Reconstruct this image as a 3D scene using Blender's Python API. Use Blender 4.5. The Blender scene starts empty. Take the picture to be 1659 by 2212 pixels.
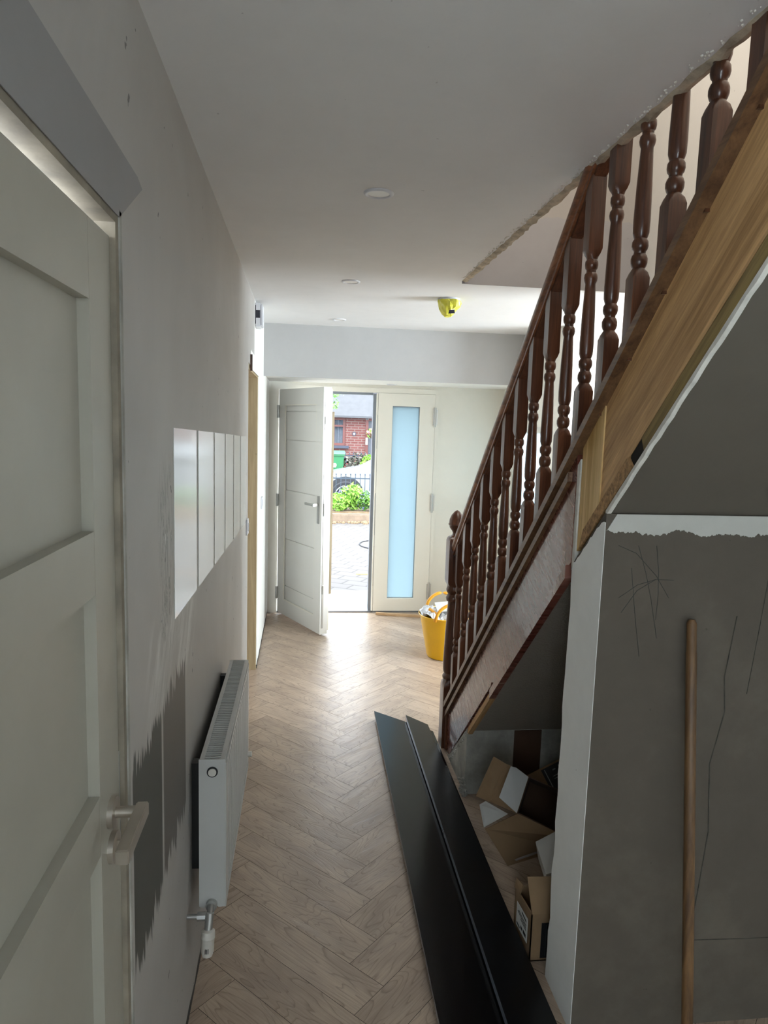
import bpy, bmesh, math, random
from mathutils import Vector, Matrix
random.seed(7)
S = bpy.context.scene
COL = S.collection
PI = math.pi

# ------------------------------------------------------------ camera
yaw, pitch, roll, FPX = .119, .1237, -.0301, 1490.0
cy, sy, cp, sp = math.cos(yaw), math.sin(yaw), math.cos(pitch), math.sin(pitch)
fw = Vector((sy*cp, cy*cp, -sp)); r0 = Vector((cy, -sy, 0)); u0 = r0.cross(fw)
rt = r0*math.cos(roll) - u0*math.sin(roll); up = u0*math.cos(roll) + r0*math.sin(roll)
cam = bpy.data.cameras.new('camera'); camo = bpy.data.objects.new('camera', cam); COL.objects.link(camo)
M = Matrix.Identity(4)
for i in range(3):
    M[i][0], M[i][1], M[i][2] = rt[i], up[i], -fw[i]
M[0][3], M[1][3], M[2][3] = 0, 0, 1.70
camo.matrix_world = M
cam.sensor_fit = 'VERTICAL'; cam.sensor_height = 24; cam.lens = 24*FPX/2212
cam.clip_start = .02; cam.clip_end = 200
S.camera = camo

# ------------------------------------------------------------ light and exposure
S.view_settings.view_transform = 'Standard'; S.view_settings.look = 'None'
S.view_settings.exposure = 2.75; S.view_settings.gamma = 1; S.view_settings.use_curve_mapping = False
w = bpy.data.worlds.new('sky'); S.world = w; w.use_nodes = True
bg = w.node_tree.nodes['Background']; bg.inputs[0].default_value = (.84, .92, 1.0, 1); bg.inputs[1].default_value = 1.75
sun = bpy.data.lights.new('sun', 'SUN'); sun.energy = .8; sun.angle = .6; sun.color = (1, .95, .88)
suno = bpy.data.objects.new('sun', sun); COL.objects.link(suno); suno.rotation_euler = (math.radians(35), math.radians(10), 0)

def area(name, loc, size, power, direction, color=(1, 1, 1)):
    l = bpy.data.lights.new(name, 'AREA'); l.shape = 'RECTANGLE'; l.size, l.size_y = size; l.energy = power; l.color = color
    o = bpy.data.objects.new(name, l); COL.objects.link(o); o.location = loc
    o.rotation_euler = Vector(direction).to_track_quat('-Z', 'Y').to_euler(); return o
area('added_rear_fill', (.5, -2.45, 1.55), (.7, .6), .2, (0, 1, 0), (.92, .96, 1))  # weak fill added behind the camera, at an unseen window
area('added_left_rear_fill', (-.26, -1.3, 1.5), (1.1, 1.1), 3.2, (1, .45, .0), (.86, .93, 1))  # fill added from behind on the left to lift pillar and pine
area('added_stairwell_fill', (1.25, 1.9, 4.80), (.7, 1.6), 6, (0, 0, -1), (1, .93, .86))  # fill added at the stairwell top; no landing window is built
area('daylight_through_hall_window', (1.93, 5.42, 1.30), (.9, .8), 3, (-1, 0, 0), (.9, .95, 1))
area('added_front_room_fill', (4.12, 3.05, 1.45), (1.5, 1.5), 38, (-1, .08, .12), (.80, .91, 1))  # fill added to brighten the far hall from an unseen side
area('side_room_area', (-1.5, 4.33, 1.3), (.7, 1.6), 1.2, (1, 0, 0), (1, .97, .92))  # area light inside the side room, which has no window opening

# ------------------------------------------------------------ materials
def lin(c):
    return tuple((x/12.92 if x <= .04045 else ((x+.055)/1.055)**2.4) for x in c)
def rgb(h):
    return lin(tuple(int(h[i:i+2], 16)/255 for i in (0, 2, 4)))
def nt(name):
    m = bpy.data.materials.new(name); m.use_nodes = True; t = m.node_tree
    return m, t, t.nodes['Principled BSDF']
def N(t, typ, **k):
    n = t.nodes.new(typ)
    for a, v in k.items():
        if a.startswith('i_'): n.inputs[a[2:].replace('_', ' ')].default_value = v
        else: setattr(n, a, v)
    return n
def mapped(t, scale=(1, 1, 1), rot=(0, 0, 0), coord='Object'):
    tc = N(t, 'ShaderNodeTexCoord'); mr = N(t, 'ShaderNodeMapping'); mp = N(t, 'ShaderNodeMapping')
    mr.inputs['Rotation'].default_value = rot; mp.inputs['Scale'].default_value = scale
    t.links.new(tc.outputs[coord], mr.inputs[0]); t.links.new(mr.outputs[0], mp.inputs[0]); return mp.outputs[0]
def ramp(t, fac, stops):
    r = N(t, 'ShaderNodeValToRGB'); e = r.color_ramp.elements
    while len(e) < len(stops): e.new(.5)
    for q, (p, c) in zip(e, stops): q.position = p; q.color = (*c, 1)
    t.links.new(fac, r.inputs[0]); return r.outputs[0]
def mixc(t, fac, a, b):
    m = N(t, 'ShaderNodeMix', data_type='RGBA')
    for s, v in ((0, fac), (6, a), (7, b)):
        if isinstance(v, (int, float)): m.inputs[s].default_value = v
        elif isinstance(v, tuple): m.inputs[s].default_value = (*v, 1)
        else: t.links.new(v, m.inputs[s])
    return m.outputs[2]
def math2(t, op, a, b=None, c=None, clamp=False):
    m = N(t, 'ShaderNodeMath', operation=op, use_clamp=clamp)
    for i, v in enumerate((a, b, c)):
        if v is None: continue
        if isinstance(v, (int, float)): m.inputs[i].default_value = v
        else: t.links.new(v, m.inputs[i])
    return m.outputs[0]
def bump(t, p, h, strength=.2, dist=.01):
    b = N(t, 'ShaderNodeBump'); b.inputs['Strength'].default_value = strength; b.inputs['Distance'].default_value = dist
    t.links.new(h, b.inputs['Height']); t.links.new(b.outputs[0], p.inputs['Normal'])
def noise(t, v, scale, detail=4, rough=.55, dist=0):
    n = N(t, 'ShaderNodeTexNoise'); n.inputs['Scale'].default_value = scale; n.inputs['Detail'].default_value = detail
    n.inputs['Roughness'].default_value = rough; n.inputs['Distortion'].default_value = dist
    t.links.new(v, n.inputs['Vector']); return n.outputs['Fac']
def plain(name, c, rough=.5, metal=0, var=.12, scale=8, bmp=0, bscale=60, coat=0):
    m, t, p = nt(name); c = rgb(c) if isinstance(c, str) else c
    v = mapped(t); f = noise(t, v, scale)
    col = ramp(t, f, [(.3, tuple(x*(1-var) for x in c)), (.7, tuple(min(1, x*(1+var)) for x in c))])
    t.links.new(col, p.inputs['Base Color']); p.inputs['Roughness'].default_value = rough; p.inputs['Metallic'].default_value = metal
    p.inputs['Coat Weight'].default_value = coat
    if bmp: bump(t, p, noise(t, v, bscale), bmp, .004)
    return m
def wood(name, dark, light, axis='Z', rough=.4, scale=1.0, knots=False, coat=0, bmp=.1, rot=(0, 0, 0)):
    m, t, p = nt(name); dark = rgb(dark); light = rgb(light)
    sc = {'X': (1.2, 22, 22), 'Y': (22, 1.2, 22), 'Z': (22, 22, 1.2)}[axis]
    v = mapped(t, tuple(s*scale for s in sc), rot)
    f = noise(t, v, 1.6, 6, .6, .6); fine = noise(t, v, 9, 3, .6)
    f2 = math2(t, 'ADD', math2(t, 'MULTIPLY', f, .75), math2(t, 'MULTIPLY', fine, .25))
    col = ramp(t, f2, [(.34, dark), (.62, light)])
    if knots:
        vo = N(t, 'ShaderNodeTexVoronoi'); vo.inputs['Scale'].default_value = 4.2
        t.links.new(mapped(t, (1, 1.0, 1.6), rot), vo.inputs['Vector'])
        k = ramp(t, vo.outputs['Distance'], [(.05, (1, 1, 1)), (.11, (0, 0, 0))])
        col = mixc(t, k, col, tuple(x*.35 for x in dark))
    t.links.new(col, p.inputs['Base Color']); p.inputs['Roughness'].default_value = rough; p.inputs['Coat Weight'].default_value = coat
    bump(t, p, fine, bmp, .002)
    return m
def plaster(name, c, rough=.75, patches=.08, bmp=.12, c2=None, pit=False):
    m, t, p = nt(name); c = rgb(c)
    v = mapped(t); a = noise(t, v, 1.3, 6, .6, .8); b = noise(t, v, 9, 5, .65)
    f = math2(t, 'ADD', math2(t, 'MULTIPLY', a, .65), math2(t, 'MULTIPLY', b, .35))
    c2 = rgb(c2) if c2 else tuple(min(1, x*(1+patches)) for x in c)
    col = ramp(t, f, [(.38, tuple(x*(1-patches) for x in c)), (.5, c), (.64, c2)])
    sp_ = noise(t, v, 46, 2)
    col = mixc(t, ramp(t, sp_, [(.76, (0, 0, 0)), (.79, (.5, .5, .5))]), col, tuple(x*.45 for x in c))
    t.links.new(col, p.inputs['Base Color']); p.inputs['Roughness'].default_value = rough
    bump(t, p, b if not pit else noise(t, v, 130, 3), bmp, .006)
    return m

m_ceil = plaster('ceiling_skim', 'dcdbda', .7, .03)
m_white = plaster('white_wall_paint', 'e9e7e2', .55, .02, .05)
m_cream = plaster('cream_wall_paint', 'ece8dd', .6, .02, .05)
m_grey = plaster('bare_grey_plaster', '96928c', .75, .08, .15, 'aaa69f')
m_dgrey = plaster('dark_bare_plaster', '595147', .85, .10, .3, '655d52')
m_patch = plaster('pale_filler', 'bcbab2', .8, .08, .3)
m_rough = plaster('rough_old_plaster', 'a5a39b', .9, .35, 1.0, 'cfcdc4')
m_stip = plaster('stippled_soffit_paint', '9a9184', .35, .06, 1.0, pit=True)
m_pillar = plaster('pale_pillar_plaster', 'f2f2ee', .6, .05, .1)
m_arch = plaster('fresh_grey_skim', '8f8d8c', .6, .03, .05)
m_chalk = plain('white_chalky_edge', 'd8d5cc', .9, 0, .15, 30, .6, 40)
m_mah = wood('stained_mahogany', '351d13', '6a422c', 'Z', .30, coat=.2)
m_rail = wood('stained_rail', '542f1c', '96603f', 'Y', .28, coat=.25)
m_cap = wood('worn_cap_wood', '4a3021', '7d5d40', 'Y', .4)
m_pine = wood('raw_pine', '9c7548', 'dcb07a', 'Y', .6, 1.0, True, rot=(.744, 0, 0))
m_pine2 = wood('raw_pine_upright', 'b8904f', 'e6c48a', 'Z', .6, 1.0, True)
m_casing = wood('pale_door_lining', '8f7b5c', 'ad9a78', 'Z', .55, 1.0, True)
m_batten = wood('planed_batten', 'a98762', 'c8a884', 'X', .5)
m_broom = wood('old_handle_wood', '4a3420', '7a5a38', 'Z', .5)
m_chip = plain('chipboard', 'a9845a', .85, 0, .45, 90, .8, 120)
m_dark = plain('dark_gap', '15110d', .9)
m_upvc = plain('white_door_finish', 'e4e2dc', .32, 0, .02, 3)
m_upvc_edge = plain('cream_door_finish', 'ebe7dc', .38, 0, .02, 3)
m_paintdoor = plain('primed_white_door', 'a9a598', .45, 0, .05, 5, .05, 30)
m_alu = plain('grey_aluminium', '8b9098', .35, .7, .04)
m_nickel = plain('brushed_nickel', 'b5ada1', .36, .7, .05, 20)
m_steel = plain('satin_steel', 'b9bab8', .3, .8, .05)
m_rad = plain('radiator_enamel', 'b9b9b6', .3, 0, .02)
m_black = plain('black_laminate', '070708', .2, 0, .1, 4, .05, 20)
m_black.node_tree.nodes['Principled BSDF'].inputs['IOR'].default_value = 1.36
m_blackdusty = plain('dusty_black_laminate', '0c0d0f', .28, 0, .5, 7, .1, 15)
m_blackdusty.node_tree.nodes['Principled BSDF'].inputs['IOR'].default_value = 1.38
m_edge = plain('board_edge_sheen', '7a8292', .25, .3, .06)  # pale blue-grey on the board sides stands for light they reflect
m_card = plain('kraft_cardboard', '8a7052', .85, 0, .08, 10, .15, 60)
m_cardshade = plain('cardboard_in_shade', '4a3626', .9, 0, .12, 10)  # cardboard darkened to carry the shade inside the box
m_paper = plain('white_paper', 'cfcfcc', .7, 0, .04)
m_label = plain('black_print', '16181a', .5, 0, .2)
m_yellow = plain('yellow_rubber', 'e8b410', .38, 0, .04)
m_orange = plain('orange_rubber', 'e9a32c', .4, 0, .04)
m_film = plain('crumpled_plastic', 'dfe3e8', .25, 0, .08, 12, .6, 14)
m_dev = plain('white_plastic', 'd2d2d6', .35, 0, .03)
m_devdark = plain('smoked_plastic', '2a2a33', .25, 0, .05)
m_yfilm = plain('yellow_dust_cover', 'd9d34a', .3, 0, .25, 18, .5, 30)
m_led = plain('downlight_lens', 'e9e6e0', .4, 0, .02)
m_trv = plain('valve_white', 'cfcbc2', .4, 0, .04)

# left wall: plaster with two dark swatches, trowel smears, dark foot
def mat_left():
    m, t, p = nt('left_wall_plaster'); v = mapped(t)
    sx = N(t, 'ShaderNodeSeparateXYZ'); t.links.new(v, sx.inputs[0]); Y, Z = sx.outputs[1], sx.outputs[2]
    a = noise(t, v, 1.2, 5, .6, .6); b = noise(t, v, 8, 4)
    base = ramp(t, a, [(.35, rgb('a4a09b')), (.65, rgb('b3afaa'))])
    # paler beyond the second doorway
    far = math2(t, 'GREATER_THAN', Y, 4.3)
    base = mixc(t, far, base, rgb('e2e0da'))
    # chalky sweeps near swatches
    vs = mapped(t, (1, 14, 3), (.6, 0, 0)); sm = noise(t, vs, 1.3, 5, .7, .4)
    def band(s, lo, hi, soft):
        u = N(t, 'ShaderNodeMapRange', interpolation_type='SMOOTHSTEP'); u.inputs[1].default_value = lo-soft; u.inputs[2].default_value = lo+soft; t.links.new(s, u.inputs[0])
        d = N(t, 'ShaderNodeMapRange', interpolation_type='SMOOTHSTEP'); d.inputs[1].default_value = hi-soft; d.inputs[2].default_value = hi+soft; d.inputs[3].default_value = 1; d.inputs[4].default_value = 0; t.links.new(s, d.inputs[0])
        return math2(t, 'MULTIPLY', u.outputs[0], d.outputs[0])
    z1 = math2(t, 'MULTIPLY', band(Y, 1.38, 1.95, .08), band(Z, 1.04, 1.26, .05))
    base = mixc(t, math2(t, 'MULTIPLY', z1, ramp(t, sm, [(.44, (0, 0, 0)), (.64, (.6, .6, .6))])), base, rgb('dedcd7'))
    z2 = math2(t, 'MULTIPLY', band(Y, 1.49, 1.635, .03), band(Z, 1.2, 1.58, .08))
    vz = mapped(t, (1, 40, 7)); sk = noise(t, vz, 1.2, 6, .75, 1.2)
    base = mixc(t, math2(t, 'MULTIPLY', z2, ramp(t, sk, [(.5, (0, 0, 0)), (.56, (1, 1, 1))])), base, rgb('87857f'))
    base = mixc(t, math2(t, 'MULTIPLY', z2, ramp(t, sk, [(.6, (0, 0, 0)), (.66, (1, 1, 1))])), base, rgb('e2e0dc'))
    # swatches with ragged brush ends
    vb = mapped(t, (1, 55, .6)); br = noise(t, vb, 1, 3, .7)
    zr = math2(t, 'ADD', Z, math2(t, 'MULTIPLY', math2(t, 'SUBTRACT', br, .5), .22))
    s1 = math2(t, 'MULTIPLY', band(Y, 1.232, 1.492, .003), band(zr, .655, 1.065, .006))
    s2 = math2(t, 'MULTIPLY', band(Y, 1.510, 1.80, .004), band(zr, .67, 1.075, .008))
    base = mixc(t, s1, base, rgb('4f504b')); base = mixc(t, s2, base, rgb('66615c'))
    # ragged dark line at the foot
    zf = math2(t, 'ADD', Z, math2(t, 'MULTIPLY', math2(t, 'SUBTRACT', b, .5), .06))
    base = mixc(t, math2(t, 'LESS_THAN', zf, .03), base, rgb('2c2a26'))
    spk = noise(t, v, 28, 2)
    base = mixc(t, ramp(t, spk, [(.745, (0, 0, 0)), (.76, (.8, .8, .8))]), base, rgb('4c4a48'))
    t.links.new(base, p.inputs['Base Color']); p.inputs['Roughness'].default_value = .55
    bump(t, p, b, .1, .005); return m
m_left = mat_left()

def mat_floor():
    m, t, p = nt('oak_herringbone')
    uv = N(t, 'ShaderNodeUVMap', uv_map='UVMap'); at = N(t, 'ShaderNodeAttribute', attribute_name='tone')
    mp = N(t, 'ShaderNodeMapping'); mp.inputs['Scale'].default_value = (1.6, 7.5, 1); t.links.new(uv.outputs[0], mp.inputs[0])
    n = noise(t, mp.outputs[0], 1.35, 2, .5, .35)
    rings = math2(t, 'FRACT', math2(t, 'MULTIPLY', n, 17))
    line = ramp(t, rings, [(0, (1, 1, 1)), (.14, (.25, .25, .25)), (.3, (0, 0, 0)), (.95, (0, 0, 0)), (1, (.9, .9, .9))])
    mp2 = N(t, 'ShaderNodeMapping'); mp2.inputs['Scale'].default_value = (6, 190, 1); t.links.new(uv.outputs[0], mp2.inputs[0])
    fine = noise(t, mp2.outputs[0], 1, 3, .6)
    mp3 = N(t, 'ShaderNodeMapping'); mp3.inputs['Scale'].default_value = (2, 5, 1); t.links.new(uv.outputs[0], mp3.inputs[0])
    blot = noise(t, mp3.outputs[0], 2, 4)
    base = ramp(t, blot, [(.3, rgb('a99584')), (.7, rgb('c8b39d'))])
    base = mixc(t, math2(t, 'MULTIPLY', at.outputs['Fac'], .35), base, rgb('7f6a5b'))
    base = mixc(t, math2(t, 'MULTIPLY', ramp(t, fine, [(.4, (0, 0, 0)), (.65, (1, 1, 1))]), .22), base, rgb('75604f'))
    base = mixc(t, math2(t, 'MULTIPLY', line, .42), base, rgb('5d4b40'))
    t.links.new(base, p.inputs['Base Color'])
    r = math2(t, 'ADD', .30, math2(t, 'MULTIPLY', fine, .12)); t.links.new(r, p.inputs['Roughness']); p.inputs['Specular IOR Level'].default_value = .36
    h = math2(t, 'SUBTRACT', math2(t, 'MULTIPLY', fine, .25), math2(t, 'MULTIPLY', line, .9))
    bump(t, p, h, .22, .0015)
    return m
m_floor = mat_floor()

def mat_panel():
    m, t, p = nt('scraped_brown_gloss'); v = mapped(t, (1, 1, 1))
    a = noise(t, v, 2.2, 2, .5, .3)
    vz = mapped(t, (1, 60, 3)); dr = noise(t, vz, 1.4, 4, .6)
    col = ramp(t, a, [(.34, rgb('55291f')), (.5, rgb('6b3a2e')), (.68, rgb('7f5144'))])
    drip = ramp(t, dr, [(.60, (0, 0, 0)), (.66, (1, 1, 1))])
    col = mixc(t, math2(t, 'MULTIPLY', drip, .45), col, rgb('3c241c'))
    sc = noise(t, mapped(t, (1, 5, 30), (-.5, 0, 0)), 1.6, 4, .6)
    col = mixc(t, ramp(t, sc, [(.66, (0, 0, 0)), (.82, (.3, .3, .3))]), col, rgb('a18a7e'))
    t.links.new(col, p.inputs['Base Color']); t.links.new(ramp(t, sc, [(.4, (.24, .24, .24)), (.75, (.36, .36, .36))]), p.inputs['Roughness']); p.inputs['Coat Weight'].default_value = .3
    bump(t, p, math2(t, 'ADD', a, drip), .1, .003); return m
m_panel = mat_panel()
def mat_frost():
    m, t, p = nt('frosted_glass')
    p.inputs['Base Color'].default_value = (.72, .88, .93, 1); p.inputs['Transmission Weight'].default_value = 1
    p.inputs['Roughness'].default_value = .9; p.inputs['IOR'].default_value = 1.2
    tr = N(t, 'ShaderNodeBsdfTranslucent'); tr.inputs[0].default_value = (.30, .36, .385, 1)
    mx = N(t, 'ShaderNodeMixShader'); mx.inputs[0].default_value = .85
    t.links.new(p.outputs[0], mx.inputs[1]); t.links.new(tr.outputs[0], mx.inputs[2])
    t.links.new(mx.outputs[0], t.nodes['Material Output'].inputs[0]); return m
m_frost = mat_frost()
def mat_glass():
    m, t, p = nt('clear_pane'); gl = N(t, 'ShaderNodeBsdfGlossy'); gl.inputs['Roughness'].default_value = .02
    tr = N(t, 'ShaderNodeBsdfTransparent'); tr.inputs[0].default_value = (.9, .95, .97, 1)
    mx = N(t, 'ShaderNodeMixShader'); mx.inputs[0].default_value = .08
    t.links.new(tr.outputs[0], mx.inputs[1]); t.links.new(gl.outputs[0], mx.inputs[2]); t.links.new(mx.outputs[0], t.nodes['Material Output'].inputs[0]); return m
m_glass = mat_glass()
def D(h, f): return tuple(x*f for x in rgb(h))
def mat_brick(name, c1, c2, mortar, scale, bw=.5, rh=.25, ms=.02, rot=(PI/2, 0, 0), rough=.8, f=1):
    m, t, p = nt(name); b = N(t, 'ShaderNodeTexBrick'); t.links.new(mapped(t, (1, 1, 1), rot), b.inputs['Vector'])
    b.inputs['Color1'].default_value = (*D(c1, f), 1); b.inputs['Color2'].default_value = (*D(c2, f), 1); b.inputs['Mortar'].default_value = (*D(mortar, f), 1)
    b.inputs['Scale'].default_value = scale; b.inputs['Mortar Size'].default_value = ms; b.inputs['Brick Width'].default_value = bw; b.inputs['Row Height'].default_value = rh
    t.links.new(b.outputs[0], p.inputs['Base Color']); p.inputs['Roughness'].default_value = rough; return m
m_brick = mat_brick('red_brick', '8a4640', '9c5650', 'a9918a', 1, .23, .078, .011, (-PI/2, 0, 0), f=.30)
m_paver = mat_brick('pale_block_paving', 'cbc3bd', 'bdb3ae', '8f8582', 1, .3, .2, .012, (0, 0, .5), f=.12)
m_slate = plain('roof_slate', D('8f9298', .19), .95, 0, .08, 6)
m_redframe = plain('brown_red_frame', D('7d3f38', .42), .5)
m_doorgrey = plain('blue_grey_door', D('6d7480', .4), .5)
m_plinth = plain('slate_blue_plinth', D('3b4254', .5), .7)
m_iron = plain('painted_iron', D('38485c', .5), .5)
m_curtain = plain('net_curtain', D('b9c4d4', .35), .8, 0, .1, 14)
m_car = plain('silver_car_paint', D('bcc3ca', .5), .25, .3, .02, coat=.6)
m_tyre = plain('tyre', '1d1f24', .8)
m_glassdark = plain('car_glass', '232a33', .1)
m_bin = plain('green_bin_plastic', D('2c7a4c', .6), .5, 0, .05)
m_leafg = plain('leaf_light_green', '6f9a38', .6, 0, .3, 9)
m_leafd = plain('leaf_green', '56803a', .6, 0, .3, 9)
m_bush = plain('dark_bush_leaf', D('5c5a50', .6), .7, 0, .3, 9)
m_purple = plain('purple_petal', D('7f78c8', .6), .6, 0, .15, 9)
m_redpet = plain('red_petal', D('c04048', .6), .6)
m_soil = plain('sandy_soil', D('9a8264', .42), .95, 0, .25, 12, .8, 25)
m_kerb = plain('kerb_stone', D('9c8874', .45), .9, 0, .2, 8, .4, 25)
m_road = plain('tarmac', D('77777b', .6), .95, 0, .1, 5)
m_bark = plain('bark', '4a3b2c', .9)
m_gloss = plain('gloss_white_board', 'dcdcd8', .16, 0, .02, 2)

# ------------------------------------------------------------ helpers
def tag(o, label=None, cat=None, group=None, kind=None):
    if label: o['label'] = label
    if cat: o['category'] = cat
    if group: o['group'] = group
    if kind: o['kind'] = kind
    return o
def thing(name, loc, label=None, cat=None, group=None, kind=None):
    o = bpy.data.objects.new(name, None); COL.objects.link(o); o.location = loc; o.empty_display_size = .05
    return tag(o, label, cat, group, kind)
def worldloc(o):
    v = Vector(o.location)
    while o.parent: o = o.parent; v += Vector(o.location)
    return v
def obj(name, bm, m, parent=None, smooth=False, kind=None, label=None, own=False):
    """bm is in world coordinates; child meshes are moved into the parent's frame"""
    me = bpy.data.meshes.new(name)
    if parent is not None: bmesh.ops.translate(bm, verts=bm.verts, vec=-worldloc(parent))
    bmesh.ops.recalc_face_normals(bm, faces=bm.faces)
    bm.to_mesh(me); bm.free()
    for mm in (m if isinstance(m, (list, tuple)) else [m]): me.materials.append(mm)
    if smooth:
        for p in me.polygons: p.use_smooth = True
    o = bpy.data.objects.new(name, me); COL.objects.link(o)
    if parent is not None: o.parent = parent
    if kind: o['kind'] = kind
    if label: o['label'] = label
    if smooth == 'auto':
        es = o.modifiers.new('split', 'EDGE_SPLIT'); es.split_angle = math.radians(38)
    return o
def copy_tree(o, parent=None):
    c = o.copy(); COL.objects.link(c)
    if parent is not None: c.parent = parent
    for ch in [x for x in bpy.data.objects if x.parent == o]: copy_tree(ch, c)
    return c
def B(): return bmesh.new()
def box(bm, x0, x1, y0, y1, z0, z1, bev=0, mi=0):
    vs = [bm.verts.new((x, y, z)) for x in (x0, x1) for y in (y0, y1) for z in (z0, z1)]
    fs = [bm.faces.new([vs[i] for i in q]) for q in ((0, 1, 3, 2), (4, 6, 7, 5), (0, 4, 5, 1), (2, 3, 7, 6), (0, 2, 6, 4), (1, 5, 7, 3))]
    for f in fs: f.material_index = mi
    if bev:
        es = list({e for f in fs for e in f.edges})
        r = bmesh.ops.bevel(bm, geom=es, offset=bev, segments=2, affect='EDGES')
        for f in r['faces']: f.material_index = mi
    return vs
def boxb(*a, bev=0):
    bm = B(); box(bm, *a, bev=bev); return bm
def prism(bm, pts, axis, a, b, mi=0):
    """extrude 2D polygon pts along axis from a to b; pts order (y,z) for X, (x,z) for Y, (x,y) for Z"""
    def P(p, t): return {'X': (t, p[0], p[1]), 'Y': (p[0], t, p[1]), 'Z': (p[0], p[1], t)}[axis]
    v0 = [bm.verts.new(P(p, a)) for p in pts]; v1 = [bm.verts.new(P(p, b)) for p in pts]
    fs = [bm.faces.new(v0), bm.faces.new(list(reversed(v1)))]
    n = len(pts)
    for i in range(n): fs.append(bm.faces.new((v0[i], v1[i], v1[(i+1) % n], v0[(i+1) % n])))
    for f in fs: f.material_index = mi
    return fs
def prismb(*a): bm = B(); prism(bm, *a); return bm
def slab(bm, pts, th, mi=0):
    """3D polygon thickened along its normal"""
    P = [Vector(p) for p in pts]; n = (P[1]-P[0]).cross(P[2]-P[0]).normalized()*th
    v0 = [bm.verts.new(p) for p in P]; v1 = [bm.verts.new(p+n) for p in P]
    fs = [bm.faces.new(v0), bm.faces.new(list(reversed(v1)))]; k = len(P)
    for i in range(k): fs.append(bm.faces.new((v0[i], v1[i], v1[(i+1) % k], v0[(i+1) % k])))
    for f in fs: f.material_index = mi
def slabb(pts, th): bm = B(); slab(bm, pts, th); return bm
def tube(bm, pts, r, n=10, mi=0, cap=True):
    pts = [Vector(p) for p in pts]; rs = r if isinstance(r, (list, tuple)) else [r]*len(pts)
    rings = []; ref = None
    for i, p in enumerate(pts):
        d = (pts[min(i+1, len(pts)-1)]-pts[max(i-1, 0)]).normalized()
        if ref is None: ref = Vector((0, 0, 1)) if abs(d.z) < .9 else Vector((1, 0, 0))
        a = d.cross(ref).normalized(); b = d.cross(a).normalized(); ref = -b if False else ref
        rings.append([bm.verts.new(p + (a*math.cos(2*PI*k/n) + b*math.sin(2*PI*k/n))*rs[i]) for k in range(n)])
    for q in range(len(rings)-1):
        for k in range(n):
            f = bm.faces.new((rings[q][k], rings[q][(k+1) % n], rings[q+1][(k+1) % n], rings[q+1][k])); f.material_index = mi
    if cap:
        for rr in (rings[0], rings[-1]):
            f = bm.faces.new(rr); f.material_index = mi
def loft(bm, x, y, st, n=16, cap=True):
    """stations (z, r, squareness)"""
    rings = []
    for z, r, s in st:
        ring = []
        for k in range(n):
            a = 2*PI*k/n; c, d = math.cos(a), math.sin(a)
            q = r*((1-s) + s/max(abs(c), abs(d)))
            ring.append(bm.verts.new((x+c*q, y+d*q, z)))
        rings.append(ring)
    for i in range(len(rings)-1):
        for k in range(n): bm.faces.new((rings[i][k], rings[i][(k+1) % n], rings[i+1][(k+1) % n], rings[i+1][k]))
    if cap: bm.faces.new(rings[0]); bm.faces.new(rings[-1])
def disc(bm, c, r, axis, th, n=28, mi=0):
    c = Vector(c); d = Vector(axis).normalized()
    tube(bm, [c, c+d*th], r, n, mi)
def text_mesh(s, size, depth=.0004):
    cu = bpy.data.curves.new('t', 'FONT'); cu.body = s; cu.size = size; cu.extrude = depth; cu.align_x = 'CENTER'; cu.align_y = 'CENTER'
    o = bpy.data.objects.new('t', cu); COL.objects.link(o); dg = bpy.context.evaluated_depsgraph_get(); dg.update()
    me = bpy.data.meshes.new_from_object(o.evaluated_get(dg)); bpy.data.objects.remove(o); return me
def place_text(name, s, size, m, org, right, upv, parent):
    me = text_mesh(s, size); r = Vector(right).normalized(); u = Vector(upv).normalized(); n = r.cross(u)
    u = n.cross(r).normalized()
    org = Vector(org)-worldloc(parent)
    for v in me.vertices: v.co = org + r*v.co.x + u*v.co.y + n*v.co.z
    me.materials.append(m); o = bpy.data.objects.new(name, me); COL.objects.link(o); o.parent = parent; return o

LW, CZ, FY, SX, RW = -.30, 2.43, 6.17, .78, 1.72
SL = .91
def bott(y): return .334 + .925*(2.97-y)     # lower line of the closed string
def capz(y): return .250 + .915*(3.414-y)     # line of the string capping

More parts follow.
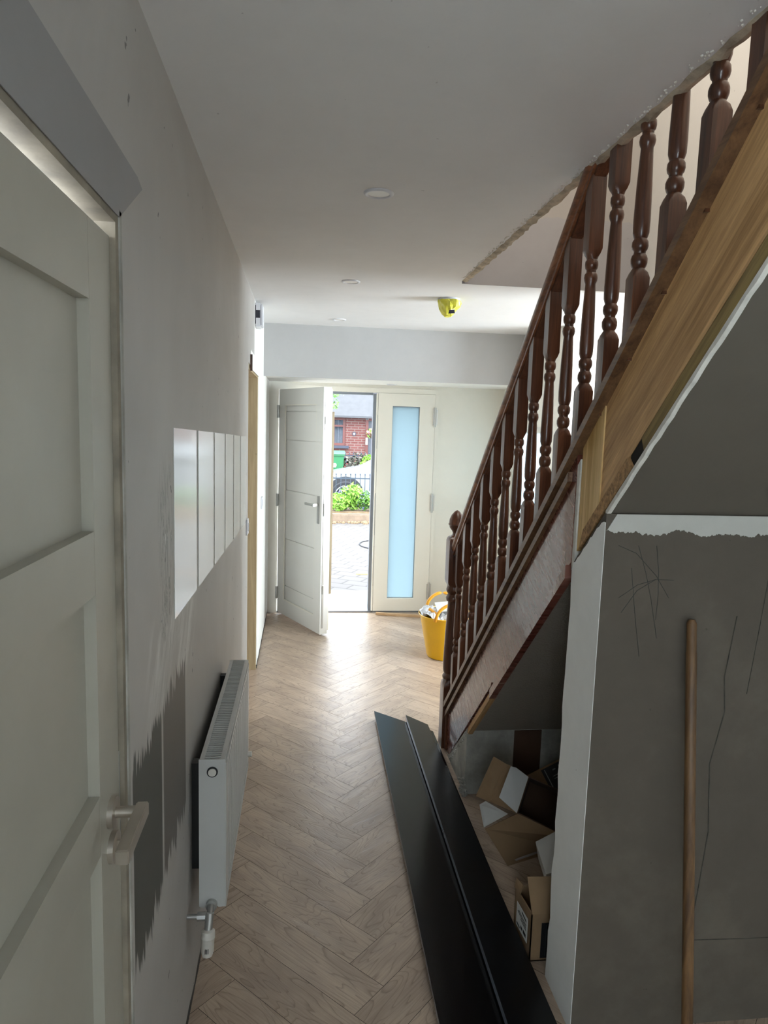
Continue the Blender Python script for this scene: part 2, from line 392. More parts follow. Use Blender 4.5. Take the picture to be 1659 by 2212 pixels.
# ------------------------------------------------------------ floor
def build_floor():
    bm = B(); uv = bm.loops.layers.uv.new('UVMap'); tone = bm.faces.layers.float.new('tone_f')
    s, L, wd = .1944, .6395, .13746; Xc, Yc = .1723, 1.800; k = 1/math.sqrt(2); g = .0007
    for j in range(-3, 5):
        for n in range(-24, 26):
            C = Vector((Xc+j*2*L*k, Yc+n*s, 0))
            for typ in (0, 1):
                if typ == 0: o, d, e = C, Vector((-k, k, 0)), Vector((k, k, 0))
                else: o, d, e = C, Vector((k, k, 0)), Vector((k, -k, 0))
                ps = [o+d*g+e*g, o+d*(L-g)+e*g, o+d*(L-g)+e*(wd-g), o+d*g+e*(wd-g)]
                c = sum(ps, Vector())/4
                if not (-.9 < c.x < 2.6 and -2.9 < c.y < 6.9): continue
                vs = [bm.verts.new(p) for p in ps]; f = bm.faces.new(vs); f[tone] = random.random()
                if f.normal.z < 0: pass
                ou, ov = random.uniform(0, 40), random.uniform(0, 40)
                for l, (a, b) in zip(f.loops, ((0, 0), (L, 0), (L, wd), (0, wd))): l[uv].uv = (a+ou, b+ov)
    # trim to the rooms
    for co, no in (((-.36, 0, 0), (-1, 0, 0)), ((RW+.12, 0, 0), (1, 0, 0)), ((0, -2.5, 0), (0, -1, 0)), ((0, FY-.03, 0), (0, 1, 0))):
        bmesh.ops.bisect_plane(bm, geom=bm.verts[:]+bm.edges[:]+bm.faces[:], plane_co=co, plane_no=no, clear_outer=True)
    top = list(bm.faces); tones = {f: f[tone] for f in top}
    me = bpy.data.meshes.new('floor')
    # dark core under the joints
    box(bm, -.36, RW+.12, -2.5, FY+.1, -.05, -.0012, mi=1)
    for f in bm.faces:
        f.normal_update()
        if f.material_index == 0 and f.normal.z < 0: f.normal_flip()
    bm.to_mesh(me)
    at = me.attributes.new('tone', 'FLOAT', 'FACE'); src = me.attributes['tone_f']
    for i in range(len(me.polygons)): at.data[i].value = src.data[i].value
    me.materials.append(m_floor); me.materials.append(m_dark)
    o = bpy.data.objects.new('floor', me); COL.objects.link(o); o['kind'] = 'structure'
build_floor()

# ------------------------------------------------------------ shell
# left wall with the two doorways cut out
bm = B()
T = .12
DY0, DY1, DZ = .36, 1.205, 2.03         # near door hole
EY0, EY1, EZ = 3.86, 4.70, 1.99          # far doorway hole
for y0, y1, z0, z1 in ((-2.5, -1.9, 0, CZ), (-1.9, -.7, 0, .9), (-1.9, -.7, 2.1, CZ), (-.7, DY0, 0, CZ), (DY0, DY1, DZ, CZ), (DY1, EY0, 0, CZ), (EY0, EY1, EZ+.03, CZ), (EY1, FY+.05, 0, CZ)):
    box(bm, LW-T, LW, y0, y1, z0, z1)
bmesh.ops.remove_doubles(bm, verts=bm.verts, dist=1e-5)
obj('wall_left', bm, m_left, kind='structure')
wn = thing('window_added_4', (LW-.06, -1.3, .9), kind='structure')  # unseen window added behind the camera to light the near hall
bm = B()
for a in ((-1.9, -.7, .9, .95), (-1.9, -.7, 2.05, 2.1), (-1.9, -1.85, .95, 2.05), (-.75, -.7, .95, 2.05), (-1.33, -1.27, .95, 2.05)): box(bm, LW-.09, LW-.03, *a)
obj('window_frame', bm, m_upvc, wn)
obj('pane', boxb(LW-.063, LW-.057, -1.85, -.75, .95, 2.05), m_glass, wn)
# smooth skim bands where architraves sat
t1 = thing('trim_1', (LW, .9, 2.03), kind='structure')
obj('skim_band', prismb([(.30, 2.02), (1.20, 2.02), (1.365, 2.115), (1.33, 2.125), (.30, 2.155)], 'X', LW, LW+.0015), m_arch, t1)
t2 = thing('trim_2', (LW, 4.3, 2.0), kind='structure')
obj('skim_band', prismb([(3.98, 2.0), (4.72, 2.0), (4.80, 2.09), (3.98, 2.10)], 'X', LW, LW+.003), m_white, t2)
# ceiling
bm = B()
box(bm, LW-T, SX-.005, -2.5, 5.3, CZ, CZ+.14); box(bm, SX-.005, RW+.2, 3.5, 5.3, CZ, CZ+.14); box(bm, SX-.005, RW+.2, -2.5, .55, CZ, CZ+.14)
obj('ceiling', bm, m_ceil, kind='structure')
obj('ceiling_low', boxb(LW-T, RW+.2, 5.3, FY+.05, 2.06, CZ+.14), m_white, kind='structure').name = 'ceiling_front'
# walls
bm = B()
box(bm, RW, RW+.15, -2.5, 3.5, 0, 5.0); box(bm, RW, RW+.15, 3.5, 3.56, CZ, 5.0)
obj('wall_right', bm, m_white, kind='structure')
bm = B()
X2 = 1.80; wy0, wy1, wz0, wz1 = 4.95, 5.9, .85, 1.73
for y0, y1, z0, z1 in ((4.72, wy0, 0, CZ), (wy0, wy1, 0, wz0), (wy0, wy1, wz1, CZ), (wy1, FY+.05, 0, CZ)): box(bm, X2, X2+.13, y0, y1, z0, z1)
obj('wall_right_front', bm, m_cream, kind='structure')
wn = thing('window_1', (X2+.06, 5.42, wz0), kind='structure')
bm = B()
for a in ((wy0, wy1, wz0, wz0+.05), (wy0, wy1, wz1-.05, wz1), (wy0, wy0+.05, wz0+.05, wz1-.05), (wy1-.05, wy1, wz0+.05, wz1-.05), (5.40, 5.45, wz0+.05, wz1-.05)): box(bm, X2+.03, X2+.09, *a)
obj('window_frame', bm, m_upvc, wn)
obj('pane', boxb(X2+.055, X2+.062, wy0+.05, wy1-.05, wz0+.05, wz1-.05), m_frost, wn)
# front room open to the hall on the right
bm = B(); box(bm, RW+.15, 4.3, 1.9, 2.0, 0, CZ); box(bm, 4.2, 4.3, 2.0, 2.35, 0, CZ); box(bm, 4.2, 4.3, 3.75, FY, 0, CZ); box(bm, 4.2, 4.3, 2.35, 3.75, 0, .7); box(bm, 4.2, 4.3, 2.35, 3.75, 2.2, CZ)
obj('wall_front_room', bm, m_white, kind='structure')
wn = thing('window_added_3', (4.25, 3.05, .7), kind='structure')  # unseen window, placed so its light reaches the beam and far hall
bm = B()
for a in ((2.35, 3.75, .7, .76), (2.35, 3.75, 2.14, 2.2), (2.35, 2.41, .76, 2.14), (3.69, 3.75, .76, 2.14), (3.02, 3.08, .76, 2.14)): box(bm, 4.22, 4.28, *a)
obj('window_frame', bm, m_upvc, wn)
obj('pane', boxb(4.245, 4.252, 2.41, 3.69, .76, 2.14), m_glass, wn)
obj('ceiling_front_room', boxb(RW+.2, 4.3, 1.9, FY+.1, CZ, CZ+.14), m_ceil, kind='structure')
obj('floor_front_room', boxb(RW+.12, 4.3, 1.9, FY+.05, -.05, -.0005), m_batten, kind='structure')
# front wall around the door set
bm = B()
for x0, x1, z0, z1 in ((LW-.3, -.272, -.15, 2.9), (1.20, 4.3, -.15, 2.9), (-.272, 1.20, 2.035, 2.9)): box(bm, x0, x1, FY-.02, FY+.28, z0, z1)
obj('wall_front', bm, m_cream, kind='structure')
# back wall with an unseen window added for light
bm = B()
for x0, x1, z0, z1 in ((LW-.2, .10, 0, CZ), (.90, RW+.2, 0, CZ), (.10, .90, 0, 1.2), (.10, .90, 1.9, CZ)): box(bm, x0, x1, -2.62, -2.5, z0, z1)
obj('wall_back', bm, m_white, kind='structure')
wn = thing('window_added_2', (.5, -2.56, 1.2), kind='structure')
bm = B()
for x0, x1, z0, z1 in ((.10, .90, 1.2, 1.25), (.10, .90, 1.85, 1.9), (.10, .15, 1.25, 1.85), (.85, .90, 1.25, 1.85)): box(bm, x0, x1, -2.6, -2.54, z0, z1)
obj('window_frame', bm, m_upvc, wn)
obj('pane', boxb(.15, .85, -2.575, -2.568, 1.25, 1.85), m_glass, wn)
# beam face where the ceiling drops
obj('trim_3', boxb(LW, RW+.08, 5.285, 5.3, 2.045, CZ), plaster('beam_paint', 'a9a8a6', .6, .04), kind='structure')
# stairwell above the ceiling
bm = B(); box(bm, SX-.005, RW, 3.5, 3.56, CZ+.14, 5.0); obj('wall_stairwell_far', bm, plaster('stairwell_wall', 'a19b94', .7, .05), kind='structure')
bm = B(); box(bm, SX-.06, SX-.005, .5, 3.5, CZ+.14, 5.0); box(bm, SX-.06, RW, .45, .55, CZ+.14, 5.0); obj('wall_stairwell_side', bm, m_white, kind='structure')
obj('ceiling_stairwell', boxb(SX-.06, RW, .45, 3.56, 4.95, 5.0), m_ceil, kind='structure')
# trimmer face: bare grey plaster with ragged top
bm = B(); n = 40
pts = [(SX-.004, CZ-.012), (RW-.001, CZ-.012)] + [(SX-.004+(RW-SX+.003)*(n-i)/n, 2.758+random.uniform(-.007, .007)-(.05 if 3 < n-i < 8 else 0)) for i in range(n+1)]
prism(bm, pts, 'Y', 3.492, 3.4999); obj('trim_4', bm, plaster('trimmer_skim', '9a9796', .6, .06), kind='structure')
# broken lath edge of the opening
bm = B(); yy = .9; prev = None
xs0, ed = [], []
while yy < 3.5: ed.append(yy); yy += .03
v = []
for i, yv in enumerate(ed):
    a = SX+.022+random.uniform(-.004, .004); z = CZ-.006+random.uniform(-.003, .003)
    v.append([bm.verts.new((SX-.008+random.uniform(-.004, .004), yv, CZ-.001)), bm.verts.new((a-.014, yv, z)), bm.verts.new((a, yv, z+.003)), bm.verts.new((a, yv, CZ+.05)), bm.verts.new((SX-.008, yv, CZ+.05))])
for i in range(len(v)-1):
    for k in range(5): bm.faces.new((v[i][k], v[i][(k+1) % 5], v[i+1][(k+1) % 5], v[i+1][k]))
bm.faces.new(v[0]); bm.faces.new(v[-1])
obj('trim_5', bm, plain('broken_lath_edge', 'b3a793', .9, 0, .4, 22, .8, 60), kind='structure')
# chalk crumbs along the ceiling edge
bm = B()
for i in range(260):
    yv = random.uniform(1.0, 3.45); x = SX-.012-abs(random.gauss(0, .006)); r = random.uniform(.001, .004)
    bmesh.ops.create_icosphere(bm, subdivisions=1, radius=r, matrix=Matrix.Translation((x, yv, CZ-.001)))
obj('trim_6', bm, m_chalk, kind='structure')

# under-stair structure
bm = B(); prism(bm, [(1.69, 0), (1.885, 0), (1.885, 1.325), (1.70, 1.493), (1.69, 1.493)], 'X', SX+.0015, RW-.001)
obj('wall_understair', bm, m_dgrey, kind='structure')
bm = B()
e = [(1.6905, 0), (1.6905, 1.47)]; k = 14
for i in range(k+1): e.append((1.70+(1.882-1.70)*i/k, 1.478-.155*i/k+random.uniform(-.008, .004)))
for i in range(26): e.append((1.888+random.uniform(-.006, .008), 1.30-1.30*i/25))
prism(bm, e, 'X', SX, SX+.0015); obj('wall_understair_end', bm, m_pillar, kind='structure')
# pale joint, cracks and corner panel on the closet wall
bm = B(); k = 360
wk = [0]
for i in range(k): wk.append(max(-.012, min(.012, wk[-1]*.97+random.uniform(-.0035, .0035))))
low = [(SX+.004+.93*i/k, 1.448+wk[i]+random.uniform(-.001, .001)) for i in range(k+1)]
prism(bm, [(RW-.006, 1.492), (SX+.03, 1.492)] + low, 'Y', 1.688, 1.690); obj('trim_7', bm, m_patch, kind='structure')
bm = B()
def scratch(pts, r=.0006, y=1.6895):
    P = []
    for i in range(len(pts)-1):
        for q in range(5): P.append((pts[i][0]+(pts[i+1][0]-pts[i][0])*q/5, y, pts[i][1]+(pts[i+1][1]-pts[i][1])*q/5))
    P.append((pts[-1][0], y, pts[-1][1])); tube(bm, P, r, 5)
# pencil arcs on plaster
scratch([(.82, 1.41), (.87, 1.39), (.93, 1.33), (.97, 1.27)]); scratch([(.83, 1.27), (.88, 1.305), (.93, 1.32), (.98, 1.318)])
scratch([(.875, 1.41), (.90, 1.34), (.92, 1.27), (.945, 1.16)]); scratch([(.925, 1.41), (.935, 1.35), (.94, 1.28), (.938, 1.21)]); scratch([(.86, 1.35), (.88, 1.22), (.90, 1.11)])
scratch([(.84, 1.23), (.88, 1.29), (.93, 1.32)])
obj('trim_8', bm, m_label, kind='structure')
bm = B()
scratch([(1.17, 1.22), (1.15, 1.05), (1.16, .95), (1.13, .80), (1.145, .6), (1.13, .42), (1.115, .27)], .0018)
scratch([(1.115, .268), (1.3, .262), (1.7, .258)], .0014); scratch([(1.26, 1.43), (1.24, 1.2), (1.22, 1.0)], .0012)
obj('trim_9', bm, plain('crack_line', '45413a', .9, 0, .4, 30), kind='structure')  # cracks in the plaster, drawn as thin dark lines
# closet soffit (near side) and its white edge
y1, z1, y2, z2 = 1.70, 1.490, .68, 2.415
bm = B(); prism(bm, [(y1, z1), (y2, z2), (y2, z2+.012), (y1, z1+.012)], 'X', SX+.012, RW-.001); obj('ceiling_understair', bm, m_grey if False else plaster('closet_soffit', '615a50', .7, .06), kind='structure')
bm = B(); k = 40; pts = []
for i in range(k+1): t = i/k; pts.append((y1+(y2-y1)*t, z1+(z2-z1)*t-.004+random.uniform(-.003, .003)))
for i in range(k+1): t = 1-i/k; pts.append((y1+(y2-y1)*t, z1+(z2-z1)*t+.010))
prism(bm, pts, 'X', SX+.003, SX+.014); obj('trim_10', bm, m_chalk, kind='structure')
# recess soffit, stub wall
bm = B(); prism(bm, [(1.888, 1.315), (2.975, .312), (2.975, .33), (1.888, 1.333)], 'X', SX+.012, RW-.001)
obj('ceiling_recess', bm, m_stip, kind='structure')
bm = B(); prism(bm, [(2.975, 0), (3.40, 0), (3.335, .012), (2.975, .325)], 'X', SX-.006, RW-.001)
obj('wall_stub', bm, m_rough, kind='structure')
bm = B(); prism(bm, [(1.0, .31), (1.13, .31), (1.13, .0), (1.0, .0)], 'Y', 2.970, 2.975); obj('trim_11', bm, plain('bare_brown_board', '4a3322', .8), kind='structure')
bm = B()
for i in range(90):
    a = random.random(); yv = 2.96+.38*a
    bmesh.ops.create_icosphere(bm, subdivisions=1, radius=random.uniform(.003, .010), matrix=Matrix.Translation((SX-.010+random.uniform(-.01, .012), 2.955+abs(random.gauss(0, .04)), abs(random.gauss(0, .03)))))
for i in range(50):
    yv = random.uniform(2.96, 3.3)
    bmesh.ops.create_icosphere(bm, subdivisions=1, radius=random.uniform(.002, .007), matrix=Matrix.Translation((SX-.006, yv, bott(yv)-.02+random.uniform(-.02, .01))))
tag(obj('plaster_rubble', bm, m_rough), 'crumbled plaster debris at the broken foot of the under-stair wall', 'debris', kind='stuff')

# ------------------------------------------------------------ staircase
st = thing('staircase', (SX+.02, 3.4, 0), 'wooden staircase with brown painted side panel below and bare pine string above', 'staircase')
ya, yb = 3.435, 1.90
obj('side_panel', prismb([(ya, 0.002), (3.325, .002), (yb, bott(yb)), (yb, capz(yb)), (ya, capz(ya))], 'X', SX, SX+.03), m_panel, st, label='scraped glossy brown side panel')
# mouldings along the panel
def strip(y0, y1, off, h, x0, x1, m, name, f=bott):
    return obj(name, prismb([(y0, f(y0)+off), (y1, f(y1)+off), (y1, f(y1)+off+h), (y0, f(y0)+off+h)], 'X', x0, x1), m, st)
strip(2.62, 1.905, -.045, .040, SX-.014, SX+.012, m_panel, 'lower_moulding')
strip(3.00, 2.62, -.034, .032, SX-.004, SX+.02, m_pine, 'bare_batten')
strip(3.30, 2.62, .012, .012, SX-.008, SX, m_panel, 'thin_moulding')
strip(3.43, .95, 0, .030, SX-.022, SX+.045, m_cap, 'string_cap', capz)
strip(3.43, 1.93, -.052, .028, SX-.014, SX, m_cap, 'cap_bead', capz)
obj('end_stile', prismb([(3.435, .01), (3.405, .01), (3.405, capz(3.405)-.03), (3.435, capz(3.435)-.03)], 'X', SX-.010, SX), m_mah, st)
obj('white_upright_trim', prismb([(1.900, 1.30), (1.880, 1.33), (1.880, capz(1.88)-.03), (1.900, capz(1.9)-.03)], 'X', SX+.002, SX+.03), m_chalk, st, label='thin white filler strip')
obj('pine_upright', prismb([(1.878, 1.36), (1.752, 1.500), (1.752, capz(1.752)), (1.878, capz(1.878))], 'X', SX+.006, SX+.03), m_pine2, st, label='bare knotty pine upright')
obj('pine_string', prismb([(1.752, 1.510), (.60, 1.510+.905*1.152), (.60, capz(.6)), (1.752, capz(1.752))], 'X', SX+.010, SX+.035), m_pine, st, label='bare knotty pine string board')
def lo(y): return 1.500+.905*(1.70-y)
def pin(y): return 1.699+.905*(1.544-y)
obj('lower_packer', prismb([(1.86, 1.37), (1.575, lo(1.575)+.004), (1.603, pin(1.603)-.003), (1.84, pin(1.84)-.003)], 'X', SX+.004, SX+.05), m_chip, st, label='short chipboard packing piece')
m_old = wood('old_rough_timber', '5c4a30', '97804f', 'Y', .8, rot=(.744, 0, 0), bmp=.4)
obj('upper_packer', prismb([(1.528, lo(1.528)+.006), (.60, lo(.6)+.006), (.60, pin(.6)-.009), (1.543, pin(1.543)-.009)], 'X', SX+.006, SX+.05), m_old, st, label='old rough batten under the string')
obj('gap_shade_plate', prismb([(1.60, lo(1.60)+.006), (1.51, lo(1.51)+.006), (1.51, pin(1.51)), (1.60, pin(1.60))], 'X', SX+.012, SX+.016), m_dark, st, label='dark plate standing in for the shaded gap between the packers')  # dark plate added so the gap reads as deep shade
# treads and risers
for i in range(13):
    yt = 3.42-i*.212; zt = .19*(i+1)
    if zt > 2.46: break
    obj('tread', boxb(SX+.04, RW-.004, yt-.212-.02, yt+.02, zt-.025, zt, bev=.004), m_rail, st)
    obj('riser', boxb(SX+.04, RW-.004, yt-.02, yt, max(0.002, zt-.19), zt-.027), m_dark, st)  # risers coloured near-black for the shade in the stair cavity

# ------------------------------------------------------------ railing
BX = .80
rl = thing('stair_railing', (BX, 3.485, 0), 'dark stained timber banister with acorn newel post and turned balusters', 'railing')
bm = B(); h = .0425; NY = 3.485
loft(bm, BX, NY, [(0, h, 1), (.330, h, 1), (.350, h*.98, .8), (.366, h*.9, .25), (.372, h*.86, 0), (.376, h*.98, 0), (.388, h*1.02, 0), (.398, h*.9, 0), (.404, h*.80, 0), (.412, h*.92, 0), (.43, h*.97, 0),
    (.47, h*.98, 0), (.62, h*.88, 0), (.78, h*.70, 0), (.795, h*.70, 0), (.80, h*.90, 0), (.815, h*.98, 0), (.83, h*.84, 0), (.836, h*.72, 0), (.846, h*.90, 0), (.860, h*.98, 0), (.872, h*.9, 0), (.88, h*.86, .2), (.892, h*.98, .8), (.905, h, 1),
    (1.118, h, 1), (1.134, h*.92, .8), (1.146, h*.7, .3), (1.150, h*.5, 0), (1.160, h*.45, 0), (1.170, h*.55, 0), (1.188, h*.86, 0), (1.200, h*.92, 0), (1.203, h*1.02, 0), (1.208, h*1.02, 0), (1.212, h*.95, 0), (1.232, h*.90, 0), (1.255, h*.66, 0), (1.272, h*.32, 0), (1.279, h*.05, 0)], 32)
obj('newel_post', bm, m_mah, rl, smooth='auto')
def railz(y): return 1.060 + .893*(3.455-y)       # underside at centre line
bm = B()
prof = [(-.030, .018), (-.034, .030), (-.030, .044), (-.018, .056), (0, .060), (.018, .056), (.030, .044), (.034, .030), (.030, .018), (.024, .012), (.024, 0), (-.024, 0), (-.024, .012)]
y0, y1 = 3.442, 1.60
v0 = [bm.verts.new((BX+a, y0, railz(y0)+b*1.34-.02)) for a, b in prof]
v1 = [bm.verts.new((BX+a, y1, railz(y1)+b*1.34-.02)) for a, b in prof]
bm.faces.new(v0); bm.faces.new(list(reversed(v1)))
for i in range(len(prof)): bm.faces.new((v0[i], v1[i], v1[(i+1) % len(prof)], v0[(i+1) % len(prof)]))
obj('handrail', bm, m_rail, rl, smooth='auto')
obj('rail_infill', prismb([(3.44, railz(3.44)-.035), (1.62, railz(1.62)-.035), (1.62, railz(1.62)-.012), (3.44, railz(3.44)-.012)], 'X', BX-.016, BX+.016), m_mah, rl)
q = .0205
def turned(z):     # stations of the turned length, z = top of the lower block
    T = [(0, .90, .6), (.006, .82, 0), (.010, .70, 0), (.014, .84, 0), (.022, .96, 0), (.032, .97, 0), (.040, .84, 0), (.044, .68, 0), (.050, .70, 0), (.054, .86, 0), (.062, .95, 0), (.072, .92, 0), (.079, .72, 0),
         (.083, .80, 0), (.092, .93, 0), (.12, .97, 0), (.20, .88, 0), (.27, .74, 0), (.286, .70, 0), (.294, .86, 0), (.302, .93, 0), (.312, .86, 0), (.317, .66, 0), (.324, .66, 0), (.328, .82, 0), (.336, .90, 0), (.346, .88, 0), (.352, .72, 0), (.358, .82, 0), (.366, .90, .6)]
    return [(z+a, q*b, s) for a, b, s in T]
for i in range(16):
    y = 3.372-.1435*i; zu = .912+.1284*i; zl = zu-.366
    zb = capz(y)+.030-.91*.0
    top = min(railz(y)-.012, CZ+.30)
    stn = [(zb-.018, q, 1), (zl-.014, q, 1)] + turned(zl) + [(zu+.014, q, 1), (max(zu+.03, railz(y)-.012), q, 1)]
    if stn[0][0] > top-.05: continue
    out = []
    for a in stn:
        if a[0] >= top:
            p = out[-1]; f = (top-p[0])/max(1e-6, a[0]-p[0]); out.append((top, p[1]+(a[1]-p[1])*f, p[2]+(a[2]-p[2])*f)); break
        out.append(a)
    bm = B(); loft(bm, BX, y, out, 24); obj('baluster', bm, m_mah, rl, smooth='auto')

# ------------------------------------------------------------ near left door
d1 = thing('door_1', (LW-.02, .8, 0), kind='structure')
PX = LW-.010      # door face plane
bm = B()
for y0, y1, z0, z1 in ((DY1-.022, DY1, 0, DZ), (DY0, DY0+.022, 0, DZ), (DY0+.022, DY1-.022, DZ-.022, DZ)): box(bm, LW-T, LW-.001, y0, y1, z0, z1)
obj('door_lining', bm, plain('primed_lining', '8a8172', .8, 0, .25, 14, .3, 30), d1, label='bare timber lining')
bm = B(); box(bm, LW-.004, LW+.0015, DY1-.005, DY1+.008, 0, DZ); obj('filler_edge', bm, m_rough, d1)
dy0, dy1 = DY0+.026, DY1-.026
bm = B(); ST = .11
box(bm, PX-.040, PX, dy1-ST, dy1, .01, 1.985); box(bm, PX-.040, PX, dy0, dy0+ST, .01, 1.985)
for z0, z1 in ((1.870, 1.985), (1.432, 1.530), (1.008, 1.106), (.585, .682), (.01, .22)): box(bm, PX-.040, PX, dy0+ST+.0015, dy1-ST-.0015, z0, z1)
obj('door_leaf', bm, m_paintdoor, d1)
obj('door_panel', boxb(PX-.030, PX-.018, dy0+ST-.002, dy1-ST+.002, .2, 1.88), m_paintdoor, d1)
# lever handle on round rose, with turn below
hy, hz = dy1-.055, 1.047
hd = obj('lever_handle', (lambda b: (tube(b, [(PX, hy, hz), (PX+.009, hy, hz)], .026, 28), tube(b, [(PX+.009, hy, hz), (PX+.052, hy, hz)], .0095, 16),
    box(b, PX+.040, PX+.060, hy-.128, hy+.011, hz-.012, hz+.012, .002), b)[-1])(B()), m_nickel, d1, smooth='auto', label='brushed lever handle')
bm = B(); tube(bm, [(PX, hy, hz-.062), (PX+.009, hy, hz-.062)], .026, 28); box(bm, PX+.009, PX+.022, hy-.003, hy+.003, hz-.074, hz-.050, .001)
obj('thumb_turn', bm, m_nickel, d1, smooth='auto')
obj('latch_plate', boxb(PX-.02, PX+.001, dy1, dy1+.002, hz-.08, hz+.08), m_steel, d1)

# second doorway lining, raw timber
d4 = thing('door_2', (LW-.06, 4.28, 0), kind='structure')
bm = B()
for a in ((EY0, EY0+.025, 0, EZ), (EY1-.03, EY1, 0, EZ)): box(bm, LW-T-.01, LW-.004, *a)
obj('door_lining', bm, m_casing, d4)
obj('lining_head', boxb(LW-T-.01, LW-.004, EY0, EY1, EZ, EZ+.03), m_casing, d4)
obj('batten_end', boxb(LW, LW+.012, 3.975, 3.995, 1.985, 2.075), m_mah, d4, label='dark stub of batten')
# little room beyond that doorway
bm = B(); box(bm, -1.9, LW-T, 3.3, 3.4, 0, CZ); box(bm, -1.9, LW-T, 5.2, 5.3, 0, CZ); box(bm, -2.0, -1.9, 3.3, 5.3, 0, CZ); box(bm, -1.9, LW-T, 3.3, 5.3, CZ, CZ+.1)
obj('wall_side_room', bm, m_white, kind='structure')
obj('floor_side_room', boxb(-1.9, -.36, 3.4, 5.2, -.05, -.001), m_batten, kind='structure')

# ------------------------------------------------------------ front door set
fd = thing('door_3', (.2, FY, 0), kind='structure')
bm = B()
for x0, x1, z0, z1 in ((-.272, -.215, .0, 2.035), (.585+.055, .585+.068, .0, 1.985), (-.215, 1.168, 1.992, 2.035), (1.168, 1.20, 0, 2.035)): box(bm, x0, x1, FY-.03, FY+.05, z0, z1)
obj('door_frame', bm, m_upvc_edge, fd)
bm = B(); box(bm, .0, .612, FY+.02, FY+.07, 1.972, 1.992); box(bm, .612, .640, FY+.0, FY+.07, .0, 1.985); obj('weather_bar', bm, m_alu, fd, label='grey aluminium outer rebate')
obj('threshold', boxb(-.215, 1.168, FY-.03, FY+.10, .0, .014), m_alu, fd, label='aluminium threshold strip')
hin = Vector((-.212, 6.125)); dr = Vector((.362, -.706)).normalized(); nr = Vector((-dr.y, dr.x))   # nr points to +x,+y: outer side
LWD, TH, LZ0, LZ1 = .80, .068, .018, 1.988
def LP(u, n, z): p = hin+dr*u+nr*n; return (p.x, p.y, z)
def lbox(bm, u0, u1, n0, n1, z0, z1, mi=0):
    vs = [bm.verts.new(LP(u, n, z)) for u in (u0, u1) for n in (n0, n1) for z in (z0, z1)]
    for f in ((0, 1, 3, 2), (4, 6, 7, 5), (0, 4, 5, 1), (2, 3, 7, 6), (0, 2, 6, 4), (1, 5, 7, 3)): bm.faces.new([vs[i] for i in f]).material_index = mi
leaf = thing('door_leaf', (0, 0, 0)); leaf.parent = fd; leaf.location = Vector((*hin, 0))-Vector(fd.location)
bm = B(); r = .112
lbox(bm, 0, r, 0, TH, LZ0, LZ1); lbox(bm, LWD-r, LWD, 0, TH, LZ0, LZ1); lbox(bm, r, LWD-r, 0, TH, LZ0, LZ0+.13); lbox(bm, r, LWD-r, 0, TH, LZ1-.13, LZ1)
obj('leaf_frame', bm, m_upvc, leaf)
bm = B(); z = LZ0+.13; gr = [.28, .70, 1.13, 1.56, 1.80]; a = z
for g_ in gr+[LZ1-.13]:
    lbox(bm, r, LWD-r, .017, TH-.01, a, g_-.004 if g_ in gr else g_); a = g_+.004
lbox(bm, r, LWD-r, .024, TH-.015, z, LZ1-.13)
obj('leaf_panel', bm, m_upvc, leaf)
bm = B()
for u0, u1, z0, z1 in ((r, r+.008, z, LZ1-.13), (LWD-r-.008, LWD-r, z, LZ1-.13), (r+.008, LWD-r-.008, z, z+.008), (r+.008, LWD-r-.008, LZ1-.138, LZ1-.13)): lbox(bm, u0, u1, .002, .012, z0, z1)
obj('panel_bead', bm, m_upvc_edge, leaf)
bm = B(); lbox(bm, LWD, LWD+.004, .014, .028, LZ0+.05, LZ1-.05); lbox(bm, LWD+.004, LWD+.010, .016, .026, .35, .42); lbox(bm, LWD+.004, LWD+.010, .016, .026, 1.70, 1.76); lbox(bm, LWD+.004, LWD+.010, .016, .026, .98, 1.08)
obj('lock_strip', bm, m_steel, leaf)
bm = B(); lbox(bm, .03, LWD-.02, TH, TH+.022, LZ0+.02, LZ1-.015); obj('outer_rebate', bm, m_upvc_edge, leaf)
bm = B(); lbox(bm, LWD-.052, LWD-.018, TH+.022, TH+.04, .34, 1.80); obj('outer_pull_bar', bm, m_casing, leaf, label='timber strip on the outer face')
bm = B(); lbox(bm, LWD-.066, LWD-.038, -.008, 0, .915, 1.135); lbox(bm, LWD-.060, LWD-.044, -.045, -.008, 1.055, 1.075); lbox(bm, LWD-.190, LWD-.044, -.055, -.040, 1.055, 1.073)
obj('lever_handle', bm, m_steel, leaf, label='satin steel lever on long plate')
for z0 in (.20, 1.03, 1.80):
    bm = B(); tube(bm, [(hin.x-.006, hin.y-.022, z0-.055), (hin.x-.006, hin.y-.022, z0+.055)], .011, 14)
    tube(bm, [(hin.x-.006, hin.y-.022, z0-.006), (hin.x-.006, hin.y-.022, z0+.006)], .0125, 14)
    obj('hinge', bm, m_steel, fd, smooth='auto')
# sidelight
sl = thing('door_4', (.91, FY, 0), kind='structure')
bm = B()
gx0, gx1, gz0, gz1 = .784, 1.030, .133, 1.88
for x0, x1, z0, z1 in ((.655, gx0, .016, 1.99), (gx1, 1.166, .016, 1.99), (gx0, gx1, .016, gz0), (gx0, gx1, gz1, 1.99)): box(bm, x0, x1, FY-.035, FY+.04, z0, z1)
obj('leaf_frame', bm, m_upvc_edge, sl)
obj('frosted_pane', boxb(gx0, gx1, FY+.0, FY+.008, gz0, gz1), m_frost, sl, label='tall frosted glass pane')
bm = B()
for x0, x1, z0, z1 in ((gx0, gx0+.005, gz0, gz1), (gx1-.005, gx1, gz0, gz1), (gx0+.005, gx1-.005, gz0, gz0+.005), (gx0+.005, gx1-.005, gz1-.005, gz1)): box(bm, x0, x1, FY-.010, FY-.001, z0, z1)
obj('glazing_gasket', bm, m_alu, sl)
